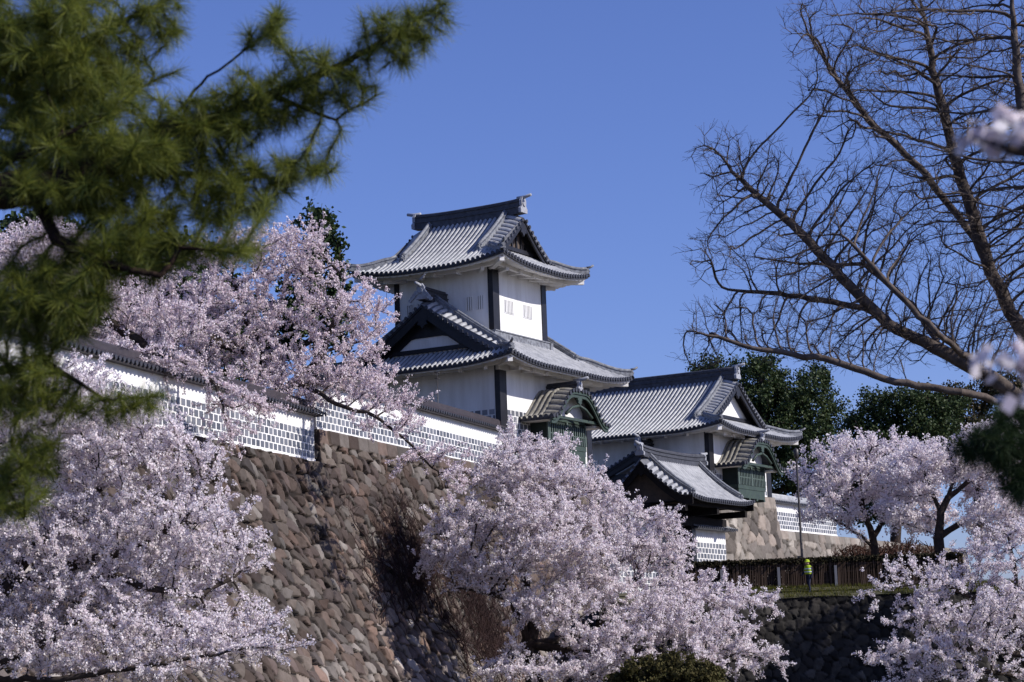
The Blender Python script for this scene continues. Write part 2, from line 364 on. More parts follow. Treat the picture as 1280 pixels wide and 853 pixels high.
def gable_strip(tile, cap, mb_eave, x0, x1, yc, half, ze, rise, sp=.30, r=.075):
    """small two-sided tiled roof along x"""
    n = max(2, int((x1-x0)/sp))
    for sgn in (-1, 1):
        tile[1].grid([[(x, yc+sgn*half*(1-t), ze+rise*t) for t in (0, .5, 1)] for x in (x0, x1)], flip=sgn < 0)
        for i in range(n+1):
            x = x0+(x1-x0)*i/n
            P = []
            for t in (0, .5, 1):
                P.append([(x+r*math.cos(a), yc+sgn*(half*(1-t)+.02), ze+rise*t+r*1.1*math.sin(a)) for a in np.linspace(0, math.pi, 5)])
            tile[0].grid(P, True, flip=sgn < 0)
            mb_eave.disc((x, yc+sgn*(half+.02), ze+.02), (0, sgn, 0), r*1.25, 7, .03)
    cap.ribbon([(x0-.05, yc, ze+rise-.03), (x1+.05, yc, ze+rise-.03)], .26, .22)
    cap.tube([(x0-.1, yc, ze+rise+.2), (x1+.1, yc, ze+rise+.2)], .1, 8)
def plaster_wall(p0, d, length, z0, hgt, rows, label, group=None, rw=.42, rh=.30, roof=True, tilem='coping', th=.5, half=.62, base=.10):
    """local x runs along the wall, -y faces the street"""
    root = empty('plaster_wall', (p0[0], p0[1], z0), math.atan2(d[1], d[0]), label=label, cat='wall', group=group)
    b = MB(); b.box((0, 0, 0), (length, th, hgt)); wl = b.build('wall', M['plaster'], root)
    b = MB(); b.box((0, -.05, 0), (length, -.002, base)); b.build('base_band', M['plaster'], root)
    t = MB(); panel_tiles(t, 0, length, base+.01, rows, rw, rh, plane=-.001, seed=int(length*7)); t.build('tile_panel', M['paneltile'], root)
    if roof:
        a, v, c, e = MB(), MB(), MB(), MB()
        gable_strip((a, v), c, e, -.35, length+.35, th/2, half, hgt-.02, .34)
        v.box((-.3, th/2-half+.06, hgt-.10), (length+.3, th/2+half-.06, hgt-.03))
        cp = v.build('coping', M['valley' if tilem != 'coping' else 'coping'], root)
        a.build('roof_tiles', M[tilem], cp); c.build('ridge', M[tilem], cp); e.build('eave_tiles', M['eavetile'], cp)
    return root
pw1 = E1-D1*46
plaster_wall(pw1-n1*.1, D1, 46.0, 9.0, 2.05, 4, 'near long white plaster wall with grey tile panel, at left on the rampart', base=.13)
plaster_wall(E2-n2*.1, D2, L2+.2, 10.6, 2.1, 4, 'middle white plaster wall with grey tile panel running up to the tall turret', base=.08)
pf = W3(36.9, .65, 0)
plaster_wall(pf, UX[:2], 13.0, 9.05, 1.95, 4, 'farthest white tiled wall, right of the lower turret behind blossom', tilem='rooftile')
pr = W3(20.7, -1.2, 0)
plaster_wall(pr, UX[:2], 5.0, 3.72, 4.65, 11, 'bright white wall with grey tile panel right of the gate opening', tilem='rooftile', rw=.46, rh=.335, half=.95, th=.6)
pl = W3(10.6, -1.2, 0)
plaster_wall(pl, UX[:2], 5.3, 3.72, 4.65, 11, 'white tiled wall left of the gate opening, mostly behind blossom', tilem='rooftile', rw=.46, rh=.335, half=.95, th=.6)

# ------------------------------------------------------------------ roofs
class Roof:
    """hip-and-gable or plain gabled tiled roof. along 'u' or 'v' is the ridge direction; a = along, b = across"""
    def __init__(s, parent, base, along, a0, a1, b0, b1, ze, rise, dg=(0, 0), k=.72, ov=.55, sweep=.45, L=4.0, sp=.31, r=.085, bell=False,
                 tile='rooftile', hr=.55, vbw=.85, name='roof', barge='black', bargeh=.42, gablem='plaster', ends=(1, 1), ridge_up=.25, mino=.0, innerb=.62, flat=False, desc=True, studs=False, onis=1.0, fins=False, wcap=9.0):
        s.__dict__.update(locals()); s.half = (b1-b0)/2; s.bc = (b0+b1)/2
        s.mp = (lambda a, b, z: (a, b, z)) if along == 'u' else (lambda a, b, z: (b, a, z))
        s.flipA = along == 'v'
    def prof(s, d):
        x = min(max(d/s.half, 0), 1)
        if s.bell: return s.rise*(1-math.cos(math.pi*min(1, x/.82)))/2
        return s.rise*(s.k*x+(1-s.k)*x*x)
    def lap(s, dm):
        """tile courses: each round tile is a touch fatter at its lower end"""
        out = []; n = max(1, int(round(dm/.36)))
        for i in range(n): out += [(dm*i/n, s.r*1.07), (dm*(i+.96)/n, s.r*.93)]
        return out
    def lift(s, a, b):
        wa = min(a-s.a0, s.a1-a); wb = min(b-s.b0, s.b1-b)
        return s.sweep*(max(0, 1-max(wa, 0)/s.L)*max(0, 1-max(wb, 0)/s.L))**2
    def zm(s, a, b):
        d = min(b-s.b0, s.b1-b); m = 0.0
        if s.mino:
            for e in (0, 1):
                ds = max(s.dg[e]-s.ov, 0); g = s.a0+ds if e == 0 else s.a1-ds; q = (s.vbw-(a-g if e == 0 else g-a))/s.vbw
                if 0 < q < 1.5 and d > ds: m -= s.mino*min(q, 1.1)**1.4*min(1, (d-ds)/.6)
        return s.ze+s.prof(d)+s.lift(a, b)+m
    def zs(s, a, b): return s.ze+s.prof(min(a-s.a0, s.a1-a))+s.lift(a, b)
    def bsd(s, side, d): return s.b0+d if side == 0 else s.b1-d
    def go(s):
        mp = s.mp; B = lambda: MB(s.base)
        val = B(); pieces = []
        g0 = s.a0+max(s.dg[0]-s.ov, 0); g1 = s.a1-max(s.dg[1]-s.ov, 0)
        ds = [max(s.dg[0]-s.ov, 0), max(s.dg[1]-s.ov, 0)]
        def dmax(a):
            if a < g0-1e-6: return min(a-s.a0, s.half)
            if a > g1+1e-6: return min(s.a1-a, s.half)
            return s.half
        # ---- main slopes
        n = max(2, int(round((s.a1-s.a0)/s.sp))); xs = [s.a0+(s.a1-s.a0)*i/n for i in range(n+1)]
        for side in (0, 1):
            fl = (side == 0) ^ s.flipA; tile, eave = B(), B()
            pieces += [('roof_tiles', tile, s.tile), ('eave_tiles', eave, 'eavetile')]
            cs = sorted(set(xs+[g0, g1])); cols = []
            for x in cs:
                if abs(x-g0) < 1e-6 and s.dg[0] > 0: cols += [(x, x-s.a0), (x, s.half)]
                elif abs(x-g1) < 1e-6 and s.dg[1] > 0: cols += [(x, s.half), (x, s.a1-x)]
                else: cols.append((x, dmax(x)))
            P = []
            for x, dm in cols:
                P.append([mp(x, s.bsd(side, dm*t), s.zm(x, s.bsd(side, dm*t))) for t in np.linspace(0, 1, 11)])
            val.grid(P, flip=fl)
            for x in xs:
                dm = dmax(x); lo = 0
                inband = (g0-.02 <= x < g0+s.vbw) or (g1-s.vbw < x <= g1+.02)
                if inband:
                    dd = ds[0] if x < (s.a0+s.a1)/2 else ds[1]
                    dm = min(dm, dd)
                if dm < .15:
                    if inband: eave.disc(mp(x, s.bsd(side, -.02), s.zm(x, s.bsd(side, 0))+.03), mp(0, -1 if side == 0 else 1, 0), s.r*1.3, 8, .05)
                    continue
                rows = []
                for d, rq in s.lap(dm):
                    b = s.bsd(side, d-.04*(d == 0)); z = s.zm(x, s.bsd(side, d))
                    rows.append([mp(x+rq*math.cos(q), b, z+.01+rq*1.15*math.sin(q)) for q in np.linspace(0, math.pi, 6)])
                tile.grid(rows, True, flip=fl)
                eave.disc(mp(x, s.bsd(side, -.04), s.zm(x, s.bsd(side, 0))+.03), mp(0, -1 if side == 0 else 1, 0), s.r*1.3, 8, .05)
            # eave board
            P = [mp(x, s.bsd(side, .03), s.zm(x, s.bsd(side, 0))-.13) for x in xs]
            eave.ribbon(P, .1, .12)
            # verge band: short tiles laid across, and the descending ridge
            for e, (g, sg) in enumerate(((g0, 1), (g1, -1))):
                if not s.ends[e]: continue
                d = ds[e]+.1
                while d < s.half-.12:
                    rows = []
                    for x in (g-sg*.06, g+sg*s.vbw*.5, g+sg*s.vbw):
                        rows.append([mp(x, s.bsd(side, d+s.r*math.cos(q)), s.zm(x, s.bsd(side, d+s.r*math.cos(q)))+.03+s.r*1.2*math.sin(q)) for q in np.linspace(0, math.pi, 6)])
                    tile.grid(rows, True, flip=not (fl ^ (sg < 0)))
                    eave.disc(mp(g-sg*.06, s.bsd(side, d), s.zm(g, s.bsd(side, d))+.05), mp(-sg, 0, 0), s.r*1.25, 8, .05)
                    d += s.sp
                x = g+sg*(s.vbw+.12)
                if s.desc and s.half > 1.5:
                    rid = B(); tile2 = rid; orn = rid; pieces.append(('descending_ridge', rid, 'ridge'))
                    lo = ds[e]+.25 if s.dg[e] > 0 else .45
                    pts = [mp(x, s.bsd(side, q), s.zm(x, s.bsd(side, q))+.02) for q in np.linspace(lo, s.half-.1, 12)]
                    rid.ribbon(pts, .30, .24, drop=.05)
                    rid.ribbon([np.array(p)+(0,0,.24) for p in pts], .38, .05)
                    rid.tube([np.array(p)+(0,0,.33) for p in pts], .10, 8)
                    q = np.array(pts[0]); inw = np.array(mp(0, 1 if side == 0 else -1, 0))
                    s.oni(orn, q-inw*.02, -inw, .30)
        # ---- skirts
        for e in (0, 1):
            if s.dg[e] <= 0: continue
            dg = s.dg[e]; asd = (lambda d: s.a0+d) if e == 0 else (lambda d: s.a1-d)
            n2 = int(round((s.b1-s.b0)/s.sp)); ys = [s.b0+(s.b1-s.b0)*i/n2 for i in range(n2+1)]
            dm_ = lambda b: min(b-s.b0, s.b1-b, dg); tile, eave = B(), B()
            pieces += [('roof_tiles', tile, s.tile), ('eave_tiles', eave, 'eavetile')]
            fl = (e == 1) ^ s.flipA
            val.grid([[mp(asd(dm_(b)*t), b, s.zs(asd(dm_(b)*t), b)) for t in np.linspace(0, 1, 6)] for b in ys], flip=fl)
            for b in ys:
                dm = dm_(b)
                nd = mp(-1 if e == 0 else 1, 0, 0)
                eave.disc(mp(asd(-.04), b, s.zs(asd(0), b)+.03), nd, s.r*1.3, 8, .05)
                if dm < .15: continue
                rows = []
                for d, rq in s.lap(dm):
                    a = asd(d-.04*(d == 0)); z = s.zs(asd(d), b)
                    rows.append([mp(a, b+rq*math.cos(q), z+.01+rq*1.15*math.sin(q)) for q in np.linspace(0, math.pi, 6)])
                tile.grid(rows, True, flip=fl)
            eave.ribbon([mp(asd(.03), b, s.zs(asd(0), b)-.13) for b in ys], .1, .12)
            # hips
            for side in (0, 1):
                rid = B(); orn = rid; pieces.append(('hip_ridge', rid, 'ridge'))
                pts = [mp(asd(d), s.bsd(side, d), s.zm(asd(d), s.bsd(side, d))+.02+.12*max(0, 1-d/.8)**2) for d in np.linspace(.05, dg-.1, 9)]
                rid.ribbon(pts, .30, .22, drop=.05); rid.ribbon([np.array(p)+(0,0,.22) for p in pts], .38, .05)
                rid.tube([np.array(p)+(0,0,.30) for p in pts], .095, 8)
                q0, q1 = np.array(pts[0]), np.array(pts[1]); dv = q0-q1; dv[2] = 0; dv /= np.linalg.norm(dv)
                s.oni(orn, q0, dv, .30)
                rid.tube([q0+(0,0,.34), q0+dv*.25+(0,0,.40), q0+dv*.42+(0,0,.50)], [.08,.07,.06], 7)
        # ---- ridge
        def rz(x):
            m = (g0+g1)/2; hl = (g1-g0)/2
            return s.ze+s.rise-.06+s.ridge_up*(abs(x-m)/hl)**3
        pts = [mp(x, s.bc, rz(x)) for x in np.linspace(g0+.05, g1-.05, 15)]
        rid = B()
        rid.ribbon(pts, .46, s.hr*.42, drop=.12)
        rid.ribbon([np.array(p)+(0,0,s.hr*.42) for p in pts], .56, .05)
        rid.ribbon([np.array(p)+(0,0,s.hr*.42+.05) for p in pts], .36, s.hr*.42)
        rid.ribbon([np.array(p)+(0,0,s.hr*.84+.05) for p in pts], .48, .06)
        rid.tube([np.array(p)+(0,0,s.hr*.84+.16) for p in pts], .12, 8)
        pieces.append(('main_ridge', rid, 'mainridge'))
        for e, (g, sg) in enumerate(((g0, -1), (g1, 1))):
            if not s.ends[e]: continue
            o = np.array(mp(g-sg*.05, s.bc, rz(g))); dv = np.array(mp(sg, 0, 0.0)); orn = B()
            s.oni(orn, o, dv, (s.hr*1.0+.16)*s.onis)
            if s.fins:
                t_ = np.array([-dv[1], dv[0], 0])
                for q in (-1, 1):      # scroll fins either side of the end tile
                    for k_ in range(4): orn.disc(o+t_*q*(.36+.17*k_)*s.hr*1.5+np.array([0,0,.34-.17*k_])*s.hr*1.5+dv*.06, dv, (.20-.02*k_)*s.hr*1.4, 9, .12)
            orn.tube([o+(0,0,s.hr+.16)-dv*.3, o+(0,0,s.hr+.18)+dv*.2, o+(0,0,s.hr+.26)+dv*.6], [.11,.10,.085], 8)
            pieces.append(('ridge_ornament', orn, 'ornament'))
        # ---- gables
        for e, (g, sg) in enumerate(((g0, 1), (g1, -1))):
            if not s.ends[e]: continue
            dlo = ds[e]; bb, und, gw, pend = B(), B(), B(), B()
            bs = np.linspace(s.b0+dlo-.0, s.b1-dlo, 41)
            if s.bargeh > 0:
                P = [[mp(g+sg*q, b, s.zm(g, b)-.05-dz) for q, dz in ((.02,0),(.02,s.bargeh),(.12,s.bargeh),(.12,0))] for b in bs]
                bb.grid([r_+[r_[0]] for r_ in P])
                for r_ in (P[0], P[-1]): bb.add(r_, [(0,1,2,3)])
                P = [[mp(g+sg*q, b, s.zm(g, b)-.03-dz) for q, dz in ((-.04,0),(-.04,.14),(.02,.14),(.02,0))] for b in bs]
                bb.grid([r_+[r_[0]] for r_ in P])
            ga = s.a0+s.dg[0] if e == 0 else s.a1-s.dg[1]
            if s.dg[e] == 0: ga = g+sg*.55
            und.grid([[mp(g+sg*.03, b, s.zm(g, b)-.06), mp(ga+sg*.05, b, s.zm(ga, b)-.06)] for b in bs])
            if s.gablem and s.dg[e] > 0:
                zb = s.ze+s.prof(s.dg[e])-.05
                bs2 = np.linspace(s.b0+s.dg[e], s.b1-s.dg[e], 31)
                gw.grid([[mp(ga, b, min(zb, s.zm(ga, b)-.06)), mp(ga, b, s.zm(ga, b)-.06)] for b in bs2])
                bb.ribbon([mp(ga-sg*.1, b, zb+.12) for b in (bs2[1], bs2[-2])], .14, .22)
                bb.grid([[mp(ga-sg*.06, b, s.zm(ga, b)-.07), mp(ga-sg*.06, b, max(min(s.zm(ga, b)-s.innerb, zb+s.wcap), zb))] for b in bs2[2:-2]])
                # lattice studs on the gable wall
                for b in np.arange(s.bc-s.half*.5, s.bc+s.half*.5, .5):
                    z1 = s.zm(ga, b)-s.innerb
                    if s.studs and z1 > zb+.1: bb.ribbon([mp(ga-sg*.05, b-.06, zb+.1), mp(ga-sg*.05, b+.06, zb+.1)], .05, z1-zb-.1)
            zt = s.zm(g, s.bc)-.05-s.bargeh
            sz = .30 if s.half < 3.9 else .46
            prof_ = [(0,.25),(.55,.1),(.9,-.25),(.55,-.55),(.72,-.95),(.35,-1.0),(0,-1.45),(-.35,-1.0),(-.72,-.95),(-.55,-.55),(-.9,-.25),(-.55,.1)]
            pend.extrude([(s.bc+x*sz, zt+z*sz) for x, z in prof_], 0 if s.along == 'u' else 1, g+sg*.0, g+sg*.12)
            pieces += [('bargeboard', bb, s.barge), ('verge_underside', und, 'darkwood'), ('gable_pendant', pend, s.barge)]
            if gw.f: pieces.append(('gable_wall', gw, s.gablem))
        root = val.build(s.name, M['valley'], s.parent)
        pr_ = s.parent if s.flat else root
        for nm, mb_, m_ in pieces:
            if mb_.f: mb_.build(nm, M[m_], pr_)
        s.root = root
        return s
    def oni(s, mb, p, d, h):
        """demon-tile end plate: shouldered plate with a boss"""
        d = np.array(d, float); d[2] = 0; d /= np.linalg.norm(d)+1e-9; t = np.array([-d[1], d[0], 0]); p = np.array(p, float)
        out = [(-.75,-.15),(-.8,.15),(-.5,.35),(-.55,.75),(-.2,1.05),(.2,1.05),(.55,.75),(.5,.35),(.8,.15),(.75,-.15)]
        k = len(out); w_ = .62
        f = [p+t*x*h*w_+(0,0,z*h+.02)+d*.12 for x, z in out]; b = [q-d*.16 for q in f]
        mb.add(f+b, [tuple(range(k))[::-1], tuple(range(k, 2*k))]+[(i, k+i, k+(i+1) % k, (i+1) % k)[::-1] for i in range(k)])
        mb.disc(p+(0,0,h*.55)+d*.12, d, h*.22, 8, .06)
    def soffit(s, w0, w1, x0, x1, zw, inset=.10, dz=.16, raf=.42, amp=.05, parent=None, arms=True):
        """white plastered rafters from the eave in to the wall box a:[w0,w1] b:[x0,x1] at height zw"""
        mp = s.mp; mb = MB(s.base); be = MB(s.base)
        co = [(s.a0+inset, s.b0+inset), (s.a1-inset, s.b0+inset), (s.a1-inset, s.b1-inset), (s.a0+inset, s.b1-inset)]
        ci = [(w0, x0), (w1, x0), (w1, x1), (w0, x1)]
        for i in range(4):
            o0, o1, i0, i1 = co[i], co[(i+1) % 4], ci[i], ci[(i+1) % 4]
            Ln = math.hypot(o1[0]-o0[0], o1[1]-o0[1]); nr = max(4, int(Ln/raf)); n = nr*6
            P = []; lip = []
            for j in range(n+1):
                t = j/n; sc_ = amp*abs(math.sin(math.pi*t*nr))**.6
                po = (o0[0]+(o1[0]-o0[0])*t, o0[1]+(o1[1]-o0[1])*t); pi = (i0[0]+(i1[0]-i0[0])*t, i0[1]+(i1[1]-i0[1])*t)
                zo = (s.zm if i % 2 == 0 else s.zs)(min(max(po[0], s.a0), s.a1), min(max(po[1], s.b0), s.b1)) - s.prof(inset) - dz
                row = [mp(*po, zo+dz-.06)]
                for q in (0, .25, .5, .75, 1):
                    row.append(mp(po[0]+(pi[0]-po[0])*q, po[1]+(pi[1]-po[1])*q, zo*(1-q)+zw*q - sc_*(1-.3*q)))
                P.append(row)
            mb.grid(P)
            # purlin on arms
            if arms:
                q = .55; pts = []
                for t in np.linspace(0, 1, 13):
                    po = (o0[0]+(o1[0]-o0[0])*t, o0[1]+(o1[1]-o0[1])*t); pi = (i0[0]+(i1[0]-i0[0])*t, i0[1]+(i1[1]-i0[1])*t)
                    zo = (s.zm if i % 2 == 0 else s.zs)(min(max(po[0], s.a0), s.a1), min(max(po[1], s.b0), s.b1))-s.prof(inset)-dz
                    pts.append(np.array(mp(po[0]+(pi[0]-po[0])*q, po[1]+(pi[1]-po[1])*q, zo*(1-q)+zw*q-amp-.20)))
                be.ribbon(pts, .2, .2)
                na = max(2, int(Ln/2.1))
                for k in range(na+1):
                    t = .12+.76*k/na
                    po = np.array(mp(o0[0]+(o1[0]-o0[0])*t, o0[1]+(o1[1]-o0[1])*t, 0)); pi = np.array(mp(i0[0]+(i1[0]-i0[0])*t, i0[1]+(i1[1]-i0[1])*t, 0))
                    a_ = pi*(1-.62)+po*.62; za = pts[6][2]
                    be.ribbon([pi*.98+a_*.02+(0,0,zw-.42), a_+(0,0,za-.12)], .18, .2)
            # hip rafter with a square end
            c = np.array(mp(*o0, 0)); w_ = np.array(mp(*i0, 0)); zc = s.zm(s.a0 if i in (0, 3) else s.a1, s.b0 if i in (0, 1) else s.b1)
            be.ribbon([w_+(0,0,zw-.32), c+(w_-c)*.06+(0,0,zc-.52)], .26, .26)
        r = mb.build('eave_underside', M['soffit'], parent or s.root)
        be.build('eave_bracket', M['soffit'], parent or s.root)

def bars_window(parent, base, axis, plane, out, a0, a1, z0, z1, n, name='window', m='plaster', wide=.07, shadem='recess_shade'):
    """barred plaster window: dark slot panel coloured as the shade inside, bars and a thin frame"""
    fr, pan = MB(base), MB(base)
    mk = (lambda a, o, z: (a, plane+out*o, z)) if axis == 'x' else (lambda a, o, z: (plane+out*o, a, z))
    def bx(mb, a, b, o0, o1, c, d): mb.box(mk(a, o0, c), mk(b, o1, d))
    for i in range(n):
        c = a0+(a1-a0)*(i+.5)/n
        bx(fr, c-wide/2, c+wide/2, .0, .07, z0, z1)
    t = .05
    bx(fr, a0-t, a0, .0, .03, z0-t, z1+t); bx(fr, a1, a1+t, .0, .03, z0-t, z1+t); bx(fr, a0, a1, .0, .03, z1, z1+t); bx(fr, a0, a1, .0, .03, z0-t, z0)
    o = fr.build(name, M[m], parent)
    bx(pan, a0, a1, .003, .008, z0, z1); pan.build('recess_shade', M[shadem], o)  # flat panel whose dark colour stands in for shade between the bars
    return o

def oriel(parent, base, uc, z0, name='oriel_window'):
    """copper-clad bay with a wavy-gabled roof, on the face v=0; z0 = its sill height"""
    b = MB(base)
    hw, f = 2.15, -1.05
    b.box((uc-hw, f, z0+.55), (uc+hw, 0, z0+1.75)); box = b.build(name, M['copperdark'], parent)
    s = MB(base); s.box((uc-hw-.06, f-.05, z0+.28), (uc+hw+.06, .0, z0+.54)); s.box((uc-hw+.03, f-.02, z0-.28), (uc+hw-.03, 0, z0+.27))
    for q in (-1.8, -.6, .6, 1.8): s.box((uc+q-.12, f-.12, z0-.42), (uc+q+.12, 0, z0-.285))
    s.box((uc-hw-.06, f-.05, z0+1.76), (uc+hw+.06, 0, z0+1.95))
    s.build('sill', M['copper'], box)
    l = MB(base)
    for half_ in (-1, 1):
        a0 = uc+(.08 if half_ > 0 else -hw+.1); a1 = uc+(hw-.1 if half_ > 0 else -.08)
        for i in range(8):
            x = a0+(a1-a0)*(i+.5)/8
            l.box((x-.045, f-.07, z0+.56), (x+.045, f-.003, z0+1.5))
            l.extrude([(x-.045, z0+1.5), (x+.045, z0+1.5), (x, z0+1.62)], 1, f-.07, f-.003)
        l.box((a0-.04, f-.05, z0+1.02), (a1+.04, f-.03, z0+1.08))
    for x in (uc-hw+.02, uc, uc+hw-.02): l.box((x-.07, f-.09, z0+.55), (x+.07, f-.002, z0+1.755))
    l.build('lattice', M['lattice'], box)
    rf = Roof(box, base, 'v', -2.0, 1.0, uc-3.3, uc+3.3, z0+1.75, 1.75, bell=True, tile='oldtile', hr=.36, vbw=.75, sweep=.0, ov=0, r=.095, sp=.33, name='bay_roof', barge='copper', bargeh=.30, gablem=None, ends=(1, 0), ridge_up=.06, flat=True, desc=False, mino=.12)
    rf.go()
    # plastered eave boards and curved gable filling
    e = MB(base)
    for sg in (-1, 1):
        e = MB(base); e.box((uc+sg*2.3, -1.6, z0+1.62), (uc+sg*3.2, -.002, z0+1.74)); e.build('eave_board', M['soffit'], box)
    g = MB(base); bs = np.linspace(uc-2.0, uc+2.0, 17)
    g.grid([[(x, f+.01, z0+1.95), (x, f+.01, max(rf.zm(-1.0, x)-.12, z0+1.96))] for x in bs])
    g.build('gable_wall', M['plaster'], box)
    k = MB(base)
    for sg in (-1, 1): k.tube([(uc+sg*1.5, -1.9, z0+2.05), (uc+sg*.8, -1.9, z0+2.45), (uc, -1.9, z0+2.62)], [.09,.08,.09], 6)
    k.box((uc-2.6, -1.75, z0+1.78), (uc+2.6, -1.55, z0+1.93))
    k.build('carved_frame', M['copper'], box)
    return box

# ------------------------------------------------------------------ the tall turret
TB = (0, 0, 11.2)
tur = empty('castle_turret', W3(*TB), FROT, label='tall two-storey white castle turret with curved grey tiled roofs', cat='castle turret')
b = MB(TB); b.box((0, 0, 11.2), (10.2, 8.4, 16.6)); lw = b.build('lower_wall', M['plaster'], tur)
b = MB(TB); b.box((1.5, 1.1, 16.6), (7.4, 7.4, 22.2)); uw = b.build('upper_wall', M['plaster'], tur)
for nm, par, (u0, v0, u1, v1, z0, z1) in (('l', tur, (0, 0, 10.2, 8.4, 11.2, 16.0)), ('u', tur, (1.5, 1.1, 7.4, 7.4, 18.2, 21.85))):
    wd = .62 if nm == 'u' else .66
    for (u, v) in ((u0, v0), (u1, v0), (u0, v1)):
        b = MB(TB); su = 1 if u == u0 else -1; sv = 1 if v == v0 else -1
        b.box((u-su*.06, v-sv*.06, z0), (u+su*wd*(1 if su > 0 else .75), v+.0*sv+.2*sv, z1)); b.box((u-su*.061, v+.2*sv, z0), (u+.2*su, v+sv*.26, z1+.25))
        b.build('corner_post', M['black'], par)
t = MB(TB); panel_tiles(t, .68, 9.6, 11.3, 8, .44, .33, plane=-.001, seed=3); t.build('tile_panel', M['paneltile'], tur); t = MB(TB)
panel_tiles(t, .3, 8.1, 11.3, 8, .44, .33, plane=-.001, axis='y', seed=4); t.build('tile_panel', M['paneltile'], tur)
for a in (2.75, 4.85): bars_window(tur, TB, 'x', 1.1, -1, a, a+.95, 19.62, 20.32, 6, wide=.085)
for a in (1.72, 2.42): bars_window(tur, TB, 'y', 1.5, -1, a, a+.42, 19.70, 20.46, 3, wide=.075, shadem='slot_shade')
for a in (5.6, 6.3): bars_window(tur, TB, 'y', 1.5, -1, a, a+.42, 19.70, 20.46, 3, wide=.075, shadem='slot_shade')
lr = Roof(tur, TB, 'u', -1.9, 12.1, -1.9, 10.3, 16.2, 4.1, dg=(1.75, 2.6), k=.9, ov=.75, sweep=.42, name='lower_roof', bargeh=.60, ends=(1, 1), hr=.5, mino=.40, vbw=1.05, innerb=1.25, wcap=.95, ridge_up=.05, onis=1.1, fins=True)
lr.go(); lr.soffit(0, 10.2, 0, 8.4, 16.5)
ur = Roof(tur, TB, 'v', -.75, 9.2, -.4, 9.3, 21.95, 3.55, dg=(2.0, 2.0), k=.72, ov=.6, sweep=.42, name='upper_roof', bargeh=.38, hr=.62, ridge_up=.10, mino=.32, vbw=.95, gablem='gablewood', studs=True)
ur.go(); ur.soffit(1.1, 7.4, 1.5, 7.4, 22.15)
# flashing ridge where the lower roof meets the upper wall
b = MB(TB)
for p, q in (((1.2, 1.0), (7.7, 1.0)), ((7.5, .8), (7.5, 7.6))):
    pts = [(p[0]+(q[0]-p[0])*t, p[1]+(q[1]-p[1])*t, 0) for t in np.linspace(0, 1, 9)]
    pts = [(x, y, 18.12) for x, y, _ in pts]
    b.ribbon(pts, .30, .26, drop=.4); b.ribbon([np.array(p_)+(0,0,.26) for p_ in pts], .40, .06)
b.build('wall_foot_ridge', M['ridge'], tur)
ori = oriel(tur, TB, 5.35, 11.75)

# ------------------------------------------------------------------ the lower turret over the gate court
GB = (26.5, 0, 11.1)
gt = empty('castle_turret', W3(*GB), FROT, label='lower single-storey white castle turret with long grey roof, right of the gate', cat='castle turret')
b = MB(GB); b.box((26.5, 0, 11.1), (36.3, 14.5, 15.3)); b.build('wall', M['plaster'], gt)
for (u, v, su) in ((26.5, 0, 1), (36.3, 0, -1)):
    b = MB(GB); b.box((u-su*.06, -.06, 11.1), (u+su*.62, .2, 14.75)); b.box((u-su*.061, .2, 11.1), (u+.2*su, .26, 14.95)); b.build('corner_post', M['black'], gt)
t = MB(GB); panel_tiles(t, 27.2, 35.6, 11.2, 3, .44, .33, plane=-.001, seed=8); t.build('tile_panel', M['paneltile'], gt)
gr = Roof(gt, GB, 'v', -1.75, 16.2, 24.75, 38.0, 14.85, 4.0, dg=(2.3, 2.3), k=.72, ov=.7, sweep=.38, name='roof', bargeh=.42, hr=.6, ridge_up=.06, mino=.30, vbw=.95)
gr.go(); gr.soffit(0, 14.5, 26.5, 36.3, 15.1)
o2 = copy_tree(ori, gt); o2.location = (30.6-26.5-5.35, 0, (10.95-11.1)-(11.75-11.2))
# small gabled roof on its shaded side
pc = Roof(gt, GB, 'u', 24.6, 26.45, -.4, 8.6, 12.05, 1.95, k=.75, ov=0, sweep=.15, L=2.0, name='porch_roof', bargeh=.45, gablem=None, ends=(1, 0), hr=.4, vbw=.6, desc=False, mino=.15)
pc.go()
b = MB(GB); b.box((24.75, .6, 11.55), (26.49, 1.1, 12.05)); b.box((24.75, 7.1, 11.55), (26.49, 7.6, 12.05)); b.box((24.8, .6, 12.06), (25.1, 7.6, 12.4)); b.build('porch_beam', M['black'], pc.root)

# ------------------------------------------------------------------ the gate
KB = (18.0, 0, 3.72)
ga = empty('castle_gate', W3(*KB), FROT, label='castle gate under a low gabled roof with dark doorway', cat='gate')
kr = Roof(ga, KB, 'u', 15.9, 24.9, -3.6, 3.0, 9.75, 2.75, k=.66, ov=0, sweep=.22, L=2.5, name='roof', barge='darkwood', bargeh=.5, gablem=None, hr=.45, ridge_up=.16, vbw=.9, mino=.28)
kr.go()
b = MB(KB)
b.extrude([(-3.2, 9.55), (2.6, 9.55), (-.3, 12.0)], 0, 16.6, 16.75); b.build('gable_board', M['gablewood'], kr.root); b = MB(KB); b.extrude([(-3.2, 9.55), (2.6, 9.55), (-.3, 12.0)], 0, 24.1, 24.25)
b.build('gable_board', M['darkwood'], kr.root)
b = MB(KB); b.box((15.95, -1.5, 3.72), (16.5, -.9, 9.4)); b.build('gate_post', M['black'], ga)
b = MB(KB); b.box((20.1, -1.5, 3.72), (20.65, -.9, 9.4)); b.build('gate_post', M['black'], ga)
b = MB(KB); b.box((15.6, -1.55, 8.4), (25.2, -.85, 9.0)); b.box((15.7, -3.2, 9.02), (16.0, 2.7, 9.4)); b.box((20.2, -3.2, 9.02), (20.5, 2.7, 9.4)); b.box((24.4, -3.2, 9.02), (24.7, 2.7, 9.4))
b.box((16, -3.1, 9.41), (24.8, -2.85, 9.62)); b.box((16, 2.3, 9.41), (24.8, 2.6, 9.62))
